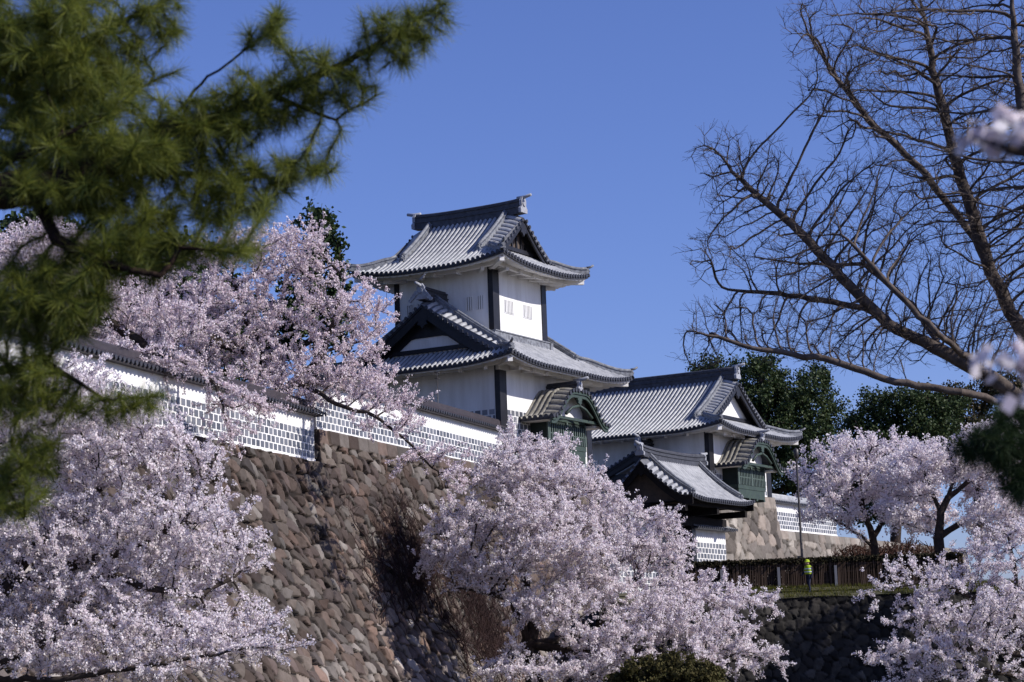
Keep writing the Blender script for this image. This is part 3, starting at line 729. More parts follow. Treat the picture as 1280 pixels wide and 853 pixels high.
b.box((16.2, -3.3, 9.63), (24.7, 2.8, 9.70)); b.box((15.7, -.75, 8.4), (25.0, -.45, 9.6)); b.build('lintel', M['darkwood'], ga)
for (a0, a1) in ((16.52, 18.27), (18.33, 20.08)):
    b = MB(KB); b.box((a0, -.8, 3.78), (a1, -.66, 8.35))
    for i in range(9):
        x = a0+.1+(a1-a0-.2)*i/8; b.box((x-.06, -.86, 3.8), (x+.06, -.80, 8.3))
    b.build('door', M['black'], ga)
b = MB(KB); b.box((16.5, 2.2, 3.72), (16.95, 2.65, 9.0)); b.box((20.1, 2.2, 3.72), (20.6, 2.65, 9.0)); b.box((24.3, 2.2, 3.72), (24.7, 2.65, 9.0)); b.build('rear_post', M['black'], ga)

# ------------------------------------------------------------------ fence, hedge, lamp, person
FY = 112.0
fx0, fx1 = at(862, 720, FY)[0], at(1135, 720, FY)[0]
fr = empty('fence', (fx0, FY, 3.9), 0, label='dark stake fence along the bridge edge, vines between its stakes', cat='fence')
r = random.Random(4)
b = MB()
x = 0.0; Lf = fx1-fx0+3
while x < Lf:
    h = 1.35+r.uniform(-.12, .08); wd = r.uniform(.015, .03); l = r.uniform(-.05, .05)
    b.hexa([(x-wd,-.02,0),(x+wd,-.02,0),(x+wd,.02,0),(x-wd,.02,0),(x-wd+l,-.02,h),(x+wd+l,-.02,h),(x+wd+l,.02,h),(x-wd+l,.02,h)]); x += r.uniform(.045, .11)
b.build('stakes', M['stake'], fr)
for z in (.35, .8, 1.2):
    b = MB(); b.box((-.1, .025, z), (Lf, .075, z+.07)); b.build('rail', M['stake'], fr)
for k in range(6):
    x = 1.7+3.05*k
    if x < Lf:
        b = MB(); b.box((x-.07, -.18, -.2), (x+.07, -.04, 1.15)); b.build('post', M['post'], fr)

def leaf_cloud(C, size, k, spread, rr, flat=0.0, aspect=1.0):
    """k small quads scattered round each centre"""
    C = np.repeat(np.asarray(C, float), k, 0); n = len(C)
    c = C+rr.normal(0, 1, (n, 3))*spread
    nrm = rr.normal(0, 1, (n, 3)); nrm[:, 2] += flat; nrm /= np.linalg.norm(nrm, axis=1)[:, None]+1e-9
    a = np.cross(nrm, rr.normal(0, 1, (n, 3))); a /= np.linalg.norm(a, axis=1)[:, None]+1e-9
    bb = np.cross(nrm, a); sz = (size*rr.uniform(.6, 1.35, n))[:, None]
    a *= sz*.5*aspect; bb *= sz*.5
    V = np.stack([c-a-bb*.6, c+a*.7-bb, c+a+bb*.6, c-a*.7+bb], 1).reshape(-1, 3)
    return V, np.arange(n*4).reshape(-1, 4)
rr = np.random.default_rng(11)
n = 5200
C = np.stack([rr.uniform(fx0-1, fx1+3, n), FY+.25+rr.normal(0, .16, n), rr.uniform(5.26, 5.46, n)+.03*np.sin(rr.uniform(0, 6, n))], 1)
V, F = leaf_cloud(C, .10, 3, .04, rr)
n = 7000
C = np.stack([rr.uniform(fx0-1, fx1+3, n), FY+.16+rr.normal(0, .04, n), 3.95+1.35*rr.random(n)**.8], 1)
a_ = rr.normal(0, .35, n); ln_ = rr.uniform(.08, .3, n); dx = np.stack([np.sin(a_)*ln_, 0*a_, np.cos(a_)*ln_], 1); sd2 = np.stack([np.cos(a_), 0*a_, -np.sin(a_)], 1)*.016
V2 = np.stack([C-dx-sd2, C-dx+sd2, C+dx+sd2, C+dx-sd2], 1).reshape(-1, 3)
F = np.concatenate([F, np.arange(n*4).reshape(-1, 4)+len(V)]); V = np.concatenate([V, V2])
tag(np_mesh('hedge', V, F, M['hedge']), 'thin clipped dark hedge running along the top of the stake fence', 'hedge')
# grassy verge in front of the fence
gb = MB(); gs = np.linspace(4, 60, 120)
EY = lambda x: 108.4+(x-4)*9.1/56
gb.grid([[(x, EY(x)-.05, 3.38+.04*math.sin(x*1.7)), (x, EY(x)+.35, 3.55+.08*math.sin(x*.9)*math.sin(x*2.3)), (x, EY(x)+.9, 3.86+.05*math.sin(x*1.3)), (x, max(112.3, EY(x)+1.2), 3.96), (x, max(113.2, EY(x)+1.8), 3.7)] for x in gs], True, flip=True)
tag(gb.build('verge', M['earth']), kind='structure')
n = 26000
gx = rr.uniform(7, 30, n); gy = np.random.default_rng(2).uniform(-.1, 3.0, n)+108.4+(gx-4)*9.1/56; keep = vnoise(gx*.9, gy*1.5, 3) > .33
gx, gy = gx[keep], gy[keep]; n = len(gx); gz = 3.40+.5*np.clip((gy-108.4-(gx-4)*9.1/56)/.9, 0, 1)
gh = rr.uniform(.06, .24, n); an = rr.uniform(0, 6.28, n); ln = rr.uniform(-.1, .1, (n, 2))
V = np.stack([np.stack([gx-.012*np.cos(an), gy-.012*np.sin(an), gz-.03], 1), np.stack([gx+.012*np.cos(an), gy+.012*np.sin(an), gz-.03], 1), np.stack([gx+ln[:, 0], gy+ln[:, 1]-.03, gz+gh], 1)], 1).reshape(-1, 3)
tag(np_mesh('grass', V, np.arange(n*3).reshape(-1, 3), M['grass']), 'mossy yellow green grass on the bank edge below the fence', 'grass', kind='stuff')

LY = 117.0; lb = at(1003, 705, LY); lt = at(1000, 560, LY)
lp = empty('lamp_post', (lb[0], LY, 3.72), 0, label='tall thin dark lamp post beside the lower turret', cat='lamp post')
hL = lt[2]-3.72
b = MB(); b.tube([(0,0,0),(0,0,.6),(0,0,.62),(0,0,hL-.55)], [.11,.11,.075,.055], 10); b.build('pole', M['metal'], lp)
b = MB(); b.tube([(0,0,hL-.6),(0,0,hL-.5),(0,0,hL-.12),(0,0,hL)], [.07,.13,.15,.03], 10); b.build('lamp_head', M['metal'], lp)
b = MB(); b.box((-.26,-.10,1.55), (-.08,.10,2.15)); b.build('control_box', M['metal'], lp)

# guard
px = at(1010, 712, 110.75)
pe = empty('person', (px[0], 110.75, 3.60), R(-50), label='person in a yellow high-visibility vest and helmet walking along the fence', cat='person')
def skin_obj(name, verts, edges, rad, m, parent, lev=2):
    me = bpy.data.meshes.new(name); me.from_pydata(verts, edges, []); me.materials.append(m)
    o = bpy.data.objects.new(name, me); COL.objects.link(o); o.parent = parent
    md = o.modifiers.new('skin', 'SKIN')
    for i, v in enumerate(me.skin_vertices[0].data): v.radius = (rad[i], rad[i]*.9); v.use_root = (i == 0)
    s_ = o.modifiers.new('sub', 'SUBSURF'); s_.levels = lev; s_.render_levels = lev
    return o
bv = [(0,0,.88),(0,.01,1.08),(0,.0,1.30),(0,-.01,1.42),(0,-.03,1.50),(0,-.04,1.60),
      (.10,0,.84),(.11,-.10,.47),(.11,-.05,.09),(.11,-.17,.04),(-.10,0,.84),(-.11,.10,.48),(-.11,.26,.12),(-.11,.18,.04),
      (.17,0,1.36),(.21,.10,1.10),(.22,.02,.86),(.22,-.02,.76),(-.17,0,1.36),(-.22,-.08,1.10),(-.21,-.26,.95),(-.20,-.34,.93)]
be_ = [(0,1),(1,2),(2,3),(3,4),(4,5),(0,6),(6,7),(7,8),(8,9),(0,10),(10,11),(11,12),(12,13),(3,14),(14,15),(15,16),(16,17),(3,18),(18,19),(19,20),(20,21)]
br_ = [.14,.13,.15,.10,.055,.10,.09,.065,.045,.04,.09,.065,.045,.04,.065,.05,.04,.04,.065,.05,.04,.04]
skin_obj('body', bv, be_, br_, M['navy'], pe)
b = MB()
for rows in ([(.155,.135,.98),(.17,.15,1.12),(.175,.15,1.28),(.16,.13,1.40),(.09,.09,1.46)],):
    P = [[(a*1.25*math.cos(t), -.0+b2*1.2*math.sin(t), z) for t in np.linspace(0, 2*math.pi, 17)] for a, b2, z in rows]; b.grid(P, True)
b.build('vest', M['hivis'], pe)
b = MB()
for z in (1.08, 1.24): b.grid([[(.222*math.cos(t), .188*math.sin(t), z+q) for t in np.linspace(0, 2*math.pi, 17)] for q in (0, .05)], True)
b.build('reflective_band', M['silver'], pe)
b = MB(); b.grid([[(rad_*math.cos(t), -.04+rad_*1.1*math.sin(t), z) for t in np.linspace(0, 2*math.pi, 15)] for rad_, z in ((.165,1.62),(.13,1.63),(.125,1.69),(.09,1.75),(.01,1.775))], True); b.build('helmet', M['hivis'], pe)
b = MB(); b.grid([[(rad_*math.cos(t), -.05+rad_*1.1*math.sin(t), z) for t in np.linspace(0, 2*math.pi, 15)] for rad_, z in ((.03,1.47),(.085,1.50),(.107,1.56),(.107,1.62))], True)
b.add([(-.02,-.16,1.55),(.02,-.16,1.55),(0,-.20,1.555),(0,-.16,1.60)], [(0,2,3),(2,1,3),(0,1,2)]); b.build('face', M['skin'], pe)

# bird on the gable, lightning rod by the wall
bp = W3(-.75, 4.2, lr.ze+lr.rise+.98)
bd = empty('bird', bp, FROT, label='small grey bird perched on the gable end of the turret', cat='bird')
b = MB(); b.tube([(.0,.22,.02),(0,.12,.06),(0,.02,.13),(0,-.08,.19),(0,-.13,.26),(0,-.16,.29),(0,-.20,.285),(0,-.25,.275)], [.015,.05,.085,.08,.05,.05,.03,.006], 8)
b.tube([(.025,0,.07),(.025,-.01,-.02)], .008, 4); b.tube([(-.025,0,.07),(-.025,-.01,-.02)], .008, 4); b.build('body', M['feather'], bd)
lq = at(548, 520, 104.0); lh = at(547, 466, 104.0)
b = MB((lq[0], lq[1], 10.4)); b.tube([(lq[0], lq[1], 10.4), (lq[0], lq[1], lh[2])], .022, 5)
for z in (0, .3): b.tube([(lq[0]-.14, lq[1], lh[2]-z), (lq[0]+.14, lq[1], lh[2]-z)], .02, 5)
o = b.build('lightning_rod', M['metal']); o.location = (lq[0], lq[1], 10.4)
tag(o, 'thin dark lightning rod with crossbars before the lower turret wall', 'pole')

#TREES#
# ------------------------------------------------------------------ trees
def blobs(L, Y, rr, n, depth=1.0):
    """attraction points: L of (px, py, rx, ry[, dY[, rdepth]]) ellipses in photograph pixels around distance Y"""
    A = np.array([e[2]*e[3] for e in L], float); A /= A.sum(); out = []
    for e, a in zip(L, A):
        k = max(8, int(n*a)); Yc = Y+(e[4] if len(e) > 4 else 0); m = Yc/FPX
        c = at(e[0], e[1], Yc)
        d = rr.normal(0, 1, (k, 3)); d /= np.linalg.norm(d, axis=1)[:, None]; d *= rr.random((k, 1))**(1/2.6)
        rdp = e[5] if len(e) > 5 else min(e[2], e[3]*1.6)*m*depth
        out.append(c+d*np.array([e[2]*m, rdp, e[3]*m]))
    return np.concatenate(out)
def chain(pts, Y, rr, step, dY=None):
    """photograph pixel polyline -> 3D points every step metres; pts may carry a third value, metres nearer or farther"""
    P = [at(p[0], p[1], Y+(p[2] if len(p) > 2 else 0)) for p in pts]; out = [P[0]]
    for a, b in zip(P[:-1], P[1:]):
        k = max(1, int(np.linalg.norm(b-a)/step))
        for i in range(1, k+1): out.append(a+(b-a)*i/k+rr.normal(0, step*.07, 3)*(i < k))
    return out
def grow(att, limbs, step, kill, rr, maxit=160, jit=.18, bias=(0, 0, .06), infl=1e9, maxn=14000, mom=.35):
    """space colonisation from given limb polylines; returns nodes and parents"""
    N = []; P = []; Q = []
    for li, ch in enumerate(limbs):
        if li == 0: par = -1
        else:
            d = np.linalg.norm(np.array(N)-ch[0], axis=1); par = int(np.argmin(d)); ch = ch[1:] if d[par] < step*3 else ch
        for q_, p in enumerate(ch): N.append(np.array(p, float)); P.append(par); par = len(N)-1; Q.append((li, q_/max(1, len(ch)-1)))
    cap_ = maxn+2000; X = np.zeros((cap_, 3)); X[:len(N)] = N; n = len(N); P = list(P); nc = np.zeros(cap_, int)
    for p in P:
        if p >= 0: nc[p] += 1
    nd = np.full(len(att), 1e9); ni = np.zeros(len(att), int)
    def upd(lo, hi):
        nonlocal nd, ni
        for s in range(lo, hi, 256):
            D = np.linalg.norm(att[:, None]-X[None, s:min(hi, s+256)], axis=2); j = D.argmin(1); d = D[np.arange(len(att)), j]
            m = d < nd; nd = np.where(m, d, nd); ni = np.where(m, j+s, ni)
    upd(0, n); alive = nd > kill
    att = att[alive]; nd = nd[alive]; ni = ni[alive]
    for it in range(maxit):
        if len(att) == 0 or n >= maxn: break
        ac = nd < infl
        if not ac.any(): break
        v = att[ac]-X[ni[ac]]; v /= np.linalg.norm(v, axis=1)[:, None]+1e-9
        S = np.zeros((n, 3)); np.add.at(S, ni[ac], v); idx = np.unique(ni[ac]); idx = idx[nc[idx] < 4]
        if len(idx) == 0: break
        d = S[idx]; d /= np.linalg.norm(d, axis=1)[:, None]+1e-9
        pa = np.array(P)[idx]; md = np.where(pa[:, None] >= 0, X[idx]-X[np.maximum(pa, 0)], 0); md /= np.linalg.norm(md, axis=1)[:, None]+1e-9
        d += rr.normal(0, jit, d.shape)+np.array(bias)+md*mom; d /= np.linalg.norm(d, axis=1)[:, None]
        k = min(len(idx), cap_-n); idx = idx[:k]
        X[n:n+k] = X[idx]+d[:k]*step; P += list(idx); nc[idx] += 1
        lo = n; n += k; upd(lo, n)
        alive = nd > kill; att = att[alive]; nd = nd[alive]; ni = ni[alive]
    grow.limb = Q
    return X[:n].copy(), np.array(P)
def radii(X, P, r0, p=2.3):
    n = len(X); r = np.zeros(n)
    order = np.arange(n)[::-1]; ch = np.zeros(n)
    for i in order:
        r[i] = r0 if ch[i] == 0 else ch[i]**(1/p)
        if P[i] >= 0: ch[P[i]] += r[i]**p
    return r
def limb_mesh(X, P, r, rr, thick=.05):
    """tapered tubes for all segments; more sides on thick wood"""
    V, F, base = [], [], 0
    main = np.full(len(X), -1)
    for i in range(len(X)):
        if P[i] >= 0 and (main[P[i]] < 0 or r[i] > r[main[P[i]]]): main[P[i]] = i
    for sides, lo, hi in ((9, thick, 1e9), (5, thick*.3, thick), (3, 0, thick*.3)):
        i = np.where((P >= 0) & (r >= lo) & (r < hi))[0]
        if len(i) == 0: continue
        a = X[P[i]]; b = X[i]; ra = np.where(main[P[i]] == i, r[P[i]], np.minimum(r[P[i]], r[i]*1.25)); rb = r[i]
        ra = np.minimum(ra, rb*1.6)
        d = b-a; d /= np.linalg.norm(d, axis=1)[:, None]+1e-9
        b = b+d*(rb*.35)[:, None]; a = a-d*(ra*.35)[:, None]
        h = np.where(np.abs(d[:, 2:3]) < .9, np.array([[0, 0, 1.]]), np.array([[1., 0, 0]]))
        e = np.cross(d, h); e /= np.linalg.norm(e, axis=1)[:, None]; f = np.cross(d, e)
        t = np.arange(sides)*2*math.pi/sides
        ring = lambda c, q: c[:, None]+q[:, None, None]*(np.cos(t)[None, :, None]*e[:, None]+np.sin(t)[None, :, None]*f[:, None])
        v = np.concatenate([ring(a, ra), ring(b, rb)], 1).reshape(-1, 3); m = len(i)
        o = base+np.arange(m)[:, None]*2*sides; j = np.arange(sides)[None]; k = (j+1) % sides
        F.append(np.stack([o+j, o+k, o+k+sides, o+j+sides], -1).reshape(-1, 4)); V.append(v); base += len(v)
    return np.concatenate(V), np.concatenate(F)
def twigs(X, P, r, rr, per, ln, thr, n2=3, droop=0.0):
    """extra fine side shoots on thin wood; returns extended arrays"""
    i = np.where((P >= 0) & (r < thr))[0]; NX, NP = [X], [P]; n = len(X)
    for k in range(per):
        b = rr.permutation(i)[:int(len(i)*.8)]
        d = X[b]-X[P[b]]; d /= np.linalg.norm(d, axis=1)[:, None]+1e-9
        q = d*.9+rr.normal(0, .42, d.shape); q[:, 2] += .2-droop; q /= np.linalg.norm(q, axis=1)[:, None]
        par = b; pos = X[b]
        for s in range(n2):
            pos = pos+q*(ln*rr.uniform(.5, 1.2, len(b))/n2)[:, None]
            NX.append(pos); NP.append(par.copy()); par = n+np.arange(len(b)); n += len(b)
            q = q+rr.normal(0, .22, q.shape); q[:, 2] -= droop*.3; q /= np.linalg.norm(q, axis=1)[:, None]
    return np.concatenate(NX), np.concatenate(NP)
def bloom(X, P, r, rr, thr, gap, k, size, spread, rise=.03):
    """flower clusters along all wood thinner than thr"""
    i = np.where((P >= 0) & (r < thr))[0]; a = X[P[i]]; b = X[i]; L = np.linalg.norm(b-a, axis=1)
    m = np.maximum(1, rr.poisson(L/gap)); j = np.repeat(np.arange(len(i)), m); t = rr.random((len(j), 1))
    C = a[j]+(b[j]-a[j])*t+rr.normal(0, spread*.5, (len(j), 3)); C[:, 2] += rise
    return leaf_cloud(C, size, k, spread, rr, flat=.3)
def tree(name, base, label, cat, Y, limbs, cl, step, kill, n, seed, woodm, leafm=None, r0=.008, trunk_r=.3, group=None, thr=.05, gap=.08, k=6, size=.055, spread=.06,
         tw=0, twl=.5, depth=1.0, crown='crown', jit=.18, bias=(0, 0, .06), maxn=14000, p=2.3, infl=1e9, droop=0.0, rise=.03, mom=.35, limbf=.36, limbe=.09):
    rr = np.random.default_rng(seed)
    root = empty(name, base, 0, label=label, cat=cat, group=group)
    Ls = [chain(l, Y, rr, step) for l in limbs]
    Ls[0] = [np.array(base, float)-(0, 0, .3)]+Ls[0]
    if np.linalg.norm(Ls[0][1]-Ls[0][0]) > step*2:
        a, b = Ls[0][0], Ls[0][1]; q = int(np.linalg.norm(b-a)/step); Ls[0] = [a+(b-a)*i/q for i in range(q)]+Ls[0][1:]
    att = blobs(cl, Y, rr, n, depth)
    X, P = grow(att, Ls, step, kill, rr, jit=jit, bias=bias, maxn=maxn, infl=infl, mom=mom); Q = grow.limb
    if tw: X, P = twigs(X, P, radii(X, P, r0, p), rr, tw, twl, thr, droop=droop)
    r = radii(X, P, r0, p)
    f = trunk_r/r[0]; r = r*np.where(r > r0*1.01, (1+(f-1)*np.clip((r-r0)/(r[0]-r0), 0, 1)**1.1), 1)
    for i_, (li, q_) in enumerate(Q):
        lf = limbf[min(li, len(limbf)-1)] if hasattr(limbf, '__len__') else limbf
        f0, f1 = (1.0, .62) if li == 0 else (lf, min(limbe, lf))
        r[i_] = min(max(r[i_], trunk_r*(f0+(f1-f0)*q_)), trunk_r)
    V, F = limb_mesh(X, P, r, rr, thick=max(.03, trunk_r*.25))
    np_mesh('trunk', V-np.array(base), F, woodm, root, smooth=True)
    if leafm is not None:
        V, F = bloom(X, P, r, rr, thr, gap, k, size, spread, rise)
        np_mesh(crown, V-np.array(base), F, leafm, root)
    return root, X, P, r, rr
def gpt(px, py, Y, z): q = at(px, py, Y); return (q[0], q[1], z)

# --- cherry trees in blossom
G = 'cherry trees in blossom'
tree('cherry_tree', gpt(668, 860, 92, -1.6), 'large pale pink cherry tree in full blossom before the centre of the stone rampart', 'cherry tree', 92,
     [[(668,850),(661,805),(668,775),(690,758)], [(690,758),(712,730),(738,702),(775,672)], [(661,805),(640,750,-1),(600,700,-1),(560,672,-1)], [(668,775),(650,700,1),(643,620,1),(641,565,1)],
      [(661,805),(700,800,1),(745,790,1.5),(790,765,1.5),(850,752,1)], [(745,790,1.5),(770,742,1),(800,715)], [(661,805),(720,815,-1.5),(800,815,-2),(900,825,-2.5)], [(663,815),(630,825,-2),(600,838,-3)],
      [(650,700,1),(690,660,0),(720,620)], [(640,750,-1),(600,740,-2),(570,735,-2)]],
     [(690,610,75,26),(640,590,50,30),(740,645,70,24,1),(660,650,60,22,-2),(590,660,55,22,-1),(560,690,40,20,-1.5),(700,690,75,22,-2.5),(775,680,60,22),(820,700,40,18,1),(620,715,50,20,-2),(740,735,70,20,-1),
      (860,745,75,18,0),(920,752,60,14,0),(820,770,60,18,-2),(690,765,55,16,-3),(760,800,60,14,-3),(870,795,70,18,-2),(930,825,55,14,-2),(660,840,70,12,-4),(760,835,80,16,-3.5),(850,835,60,16,-3),(640,556,16,18,1),(690,570,34,16),(830,655,20,14,0)],
     .42, .46, 4300, 21, M['bark'], M['blossom'], r0=.010, trunk_r=.40, group=G, thr=.036, gap=.12, k=11, size=.062, spread=.050, tw=3, twl=1.0, depth=1.4, jit=.2, bias=(0,0,.12))
tree('cherry_tree', (-14.5, 49, -1.6), 'wide pale cherry tree in full blossom at lower left before the rampart', 'cherry tree', 50,
     [[(-60,920),(-40,850),(0,740),(12,732)], [(12,732),(60,716),(110,702),(160,690),(230,650)], [(0,740),(40,690,1),(90,640,1),(150,590,1)], [(-40,850),(40,815,-1),(95,775,-1),(170,772,-1),(270,790,-1)],
      [(95,775,-1),(100,735,0),(135,700,0)], [(-40,850),(60,850,-2),(180,835,-2),(300,812,-2)], [(110,702),(180,735,-.5),(250,745,-.5),(300,715)], [(90,640,1),(70,580,1.5),(60,530,1.5)]],
     [(130,560,125,62),(215,670,105,60),(85,690,105,75),(290,700,38,34),(270,790,85,38),(150,815,150,48,-1.5),(20,770,70,70),(245,592,32,40),(60,500,80,50,1),(150,740,140,50),(320,812,45,22,-1.5),(30,600,60,80,1)],
     .27, .33, 4600, 22, M['bark'], M['blossom'], r0=.007, trunk_r=.26, group=G, thr=.026, gap=.085, k=11, size=.043, spread=.036, tw=2, twl=.65)
tree('cherry_tree', gpt(345, 560, 89, 8.96), 'pink cherry tree behind the near white wall with boughs hanging over its coping', 'cherry tree', 88,
     [[(352,540),(352,505),(362,482)], [(362,482),(385,484,-1.5),(420,505,-2.5),(470,521,-3.2),(505,548,-3.5),(540,585,-3.5)], [(362,482),(385,462),(405,440),(440,430)], [(352,505),(340,450,1),(310,405,1),(290,350,1)],
      [(340,450,1),(250,420,-1),(170,400,-1),(90,380,-1)], [(352,505),(310,500,-2),(260,500,-3),(200,480,-3.5)], [(405,440),(420,390),(430,350)]],
     [(330,325,95,40),(425,395,62,48),(250,405,120,62),(400,468,90,38,-1),(490,530,55,12,-3,1.2),(535,572,45,12,-3.4,1.2),(150,415,90,60,-1),(60,350,80,70),(300,495,75,38,-2.5),(565,595,30,20,-3.5,1),(455,420,30,30),(380,300,45,22),(470,500,50,25,-2.5),(90,470,70,30,-2.5)],
     .42, .52, 4200, 23, M['bark'], M['pinkblossom'], r0=.010, trunk_r=.34, group=G, thr=.036, gap=.13, k=10, size=.060, spread=.050, tw=2, twl=1.0)
tree('cherry_tree', gpt(185, 560, 77, 8.96), 'pale pink cherry tree behind the near white wall, trailing twigs over its tile panel', 'cherry tree', 77,
     [[(185,520),(186,470),(190,440)], [(190,440),(150,410),(90,385),(40,350)], [(190,440),(230,420),(280,400)], [(190,440),(230,455,-2),(270,480,-2.5),(285,530,-3)], [(186,470),(130,445,-4),(90,440,-5)]],
     [(140,440,70,13,-4.5,1.2),(225,462,50,15,-3,1.2),(285,500,40,16,-2.2,1.0),(285,540,22,22,-2.6,.8),(100,395,80,38),(210,410,70,30),(60,340,80,50),(325,512,26,10,-1.2,.9),(90,460,40,10,-6,1)],
     .38, .46, 2400, 28, M['bark'], M['pinkblossom'], r0=.009, trunk_r=.26, group=G, thr=.034, gap=.12, k=10, size=.056, spread=.047, tw=2, twl=.9, droop=.12)
tree('cherry_tree', gpt(1095, 715, 121, 3.72), 'pale cherry tree with a forked trunk on the bridge, right of the lamp post', 'cherry tree', 121,
     [[(1094,700),(1091,672),(1080,640),(1062,612)], [(1091,672),(1112,640),(1120,610),(1140,585)], [(1062,612),(1040,595),(1015,592)], [(1080,640),(1075,590),(1090,560)], [(1091,680),(1060,660,-1),(1030,640,-1)]],
     [(1075,562,70,18),(1080,600,75,34),(1030,600,40,26),(1130,590,55,38),(1010,590,25,12),(1040,640,40,22,-1),(1150,640,40,30)],
     .5, .62, 1300, 24, M['bark'], M['blossom'], r0=.011, trunk_r=.24, group=G, thr=.06, gap=.105, k=6, size=.105, spread=.11, tw=2, twl=.8)
tree('cherry_tree', gpt(1176, 720, 117, 3.72), 'broad pale cherry tree with a thick dark trunk behind the right end of the fence', 'cherry tree', 117,
     [[(1176,705),(1173,672),(1176,640),(1185,622)], [(1185,622),(1210,602),(1250,585)], [(1173,672),(1200,655),(1235,640),(1275,650)], [(1176,640),(1160,605),(1150,575)], [(1185,622),(1195,590),(1185,560)]],
     [(1180,578,75,24),(1245,592,60,30),(1255,650,55,36,-2),(1140,600,40,28),(1240,543,45,14),(1280,610,50,50),(1125,640,30,22),(1225,625,35,14,1)],
     .5, .6, 2600, 25, M['bark'], M['blossom'], r0=.011, trunk_r=.30, group=G, thr=.06, gap=.10, k=6, size=.10, spread=.11, tw=2, twl=.8)
tree('cherry_tree', (20.5, 80, -1.6), 'pale cherry tree in blossom at lower right before the dark embankment', 'cherry tree', 80,
     [[(1300,870),(1285,820),(1265,785)], [(1265,785),(1225,750),(1170,725),(1110,735)], [(1285,820),(1220,810,-1),(1150,812,-1),(1095,820,-1)], [(1265,785),(1270,720),(1260,670)], [(1265,785),(1210,780),(1140,770)], [(1290,845),(1240,840,-2),(1180,845,-2)]],
     [(1190,735,85,16),(1200,775,90,15,-1),(1180,812,85,14,-2),(1255,705,50,20),(1125,822,45,10,-1),(1265,800,50,20),(1115,742,40,9),(1200,846,105,14,-2),(1290,750,40,30),(1140,708,48,9,1),(1270,670,40,14),(1250,760,50,12,-3)],
     .4, .48, 3600, 26, M['bark'], M['blossom'], r0=.010, trunk_r=.34, group=G, thr=.036, gap=.115, k=11, size=.058, spread=.048, tw=2, twl=1.0)
tree('cherry_tree', (1.25, 3.4, -1.6), 'blurred cherry blossom sprays close to the camera at the right edge', 'cherry tree', 3.4,
     [[(1560,600),(1540,400),(1500,300)], [(1500,300),(1400,225),(1300,195),(1240,180),(1195,165)], [(1540,400),(1450,460),(1340,478),(1270,460),(1235,450)], [(1300,195),(1270,160),(1245,145)], [(1340,478),(1290,490),(1240,485)]],
     [(1250,178,48,26),(1290,160,40,30),(1240,468,28,18),(1290,450,30,25)], .022, .025, 75, 27, M['bark'], M['blossom'], r0=.0013, trunk_r=.03, group=G, thr=.0032, gap=.055, k=3, size=.026, spread=.013, rise=0.0, p=2.8, limbf=.12, limbe=.04)

# --- bare tree
tree('bare_tree', (12.0, 37, -1.6), 'large leafless brown tree reaching in from the right against the sky', 'tree', 37,
     [[(1420,860),(1400,720),(1370,600)], [(1370,600),(1300,515),(1240,472),(1180,440),(1110,405),(1060,355),(1010,300),(960,255),(915,215)],
      [(1300,515),(1200,490,-1),(1120,478,-1),(1030,448,-1),(940,435,-1),(870,415,-1)], [(1370,600),(1312,480,1),(1270,400,1),(1238,340,1),(1200,220,1),(1170,100,1),(1150,0,1)],
      [(1270,400,1),(1220,300,2),(1150,210,2),(1085,150,2),(1020,60,2)], [(1380,560),(1340,400,-1),(1300,260,-1),(1272,100,-1),(1262,-40,-1)], [(1180,440),(1140,380,1.5),(1080,330,1.5),(1000,330,1.5),(930,320,1.5)],
      [(1240,472),(1170,415,-1.5),(1110,355,-1.5),(1060,300,-1.5)], [(1150,425),(1080,385,1),(1000,370,1),(910,362,1)]],
     [(940,235,70,62),(905,195,40,30),(925,405,80,36),(1040,330,110,85),(1075,110,85,85),(1180,230,110,110),(1140,40,120,80),(1250,100,110,110),(1090,425,110,42),(1230,390,100,80),(1330,230,120,200),(900,320,45,38),(880,440,40,22),(1000,420,80,40),(1010,30,35,45),(1060,235,50,40),(1000,250,40,40)],
     .18, .165, 7500, 31, M['barebark'], None, r0=.0028, trunk_r=.17, thr=.0075, tw=5, twl=.27, p=2.15, jit=.08, maxn=22000, mom=.45, bias=(-.10,0,.12), limbf=(1,.36,.22,.40,.25,.32,.12,.12,.12,.10,.12), limbe=.02)

# --- pines near the camera
def pine(name, base, label, Y, limbs, cl, step, kill, n, seed, trunk_r, needm, nd=.105, per=70, thr=.007, tips=1.0, r0=.0028, depth=1.0):
    root, X, P, r, rr = tree(name, base, label, 'pine tree', Y, limbs, cl, step, kill, n, seed, M['pinebark'], None, r0=r0, trunk_r=trunk_r, jit=.22, bias=(0, 0, .12), p=3.0, maxn=4000, depth=depth, limbf=(1, .32, .16, .09, .06, .2, .16, .12, .08, .08, .08, .1), limbe=.03)
    has = np.zeros(len(X), bool); has[P[P >= 0]] = True
    i = np.where((P >= 0) & (r < thr))[0]; d = X[i]-X[P[i]]; L = np.linalg.norm(d, axis=1); d /= L[:, None]+1e-9
    k = per; j = np.repeat(np.arange(len(i)), k); t = rr.random((len(j), 1)); p0 = X[P[i]][j]+(d*L[:, None])[j]*t
    v = d[j]*rr.uniform(.35, 1.1, (len(j), 1))+rr.normal(0, .62, (len(j), 3)); v[:, 2] += .10; v /= np.linalg.norm(v, axis=1)[:, None]
    ln = nd*rr.uniform(.7, 1.15, (len(j), 1)); tip = p0+v*ln; tip[:, 2] -= .10*ln[:, 0]
    sd_ = np.cross(v, rr.normal(0, 1, v.shape)); sd_ /= np.linalg.norm(sd_, axis=1)[:, None]; sd_ *= nd*.011
    V = np.stack([p0-sd_, p0+sd_, tip+sd_*.35, tip-sd_*.35], 1).reshape(-1, 3)
    np_mesh('needles', V-np.array(base), np.arange(len(j)*4).reshape(-1, 4), needm, root)
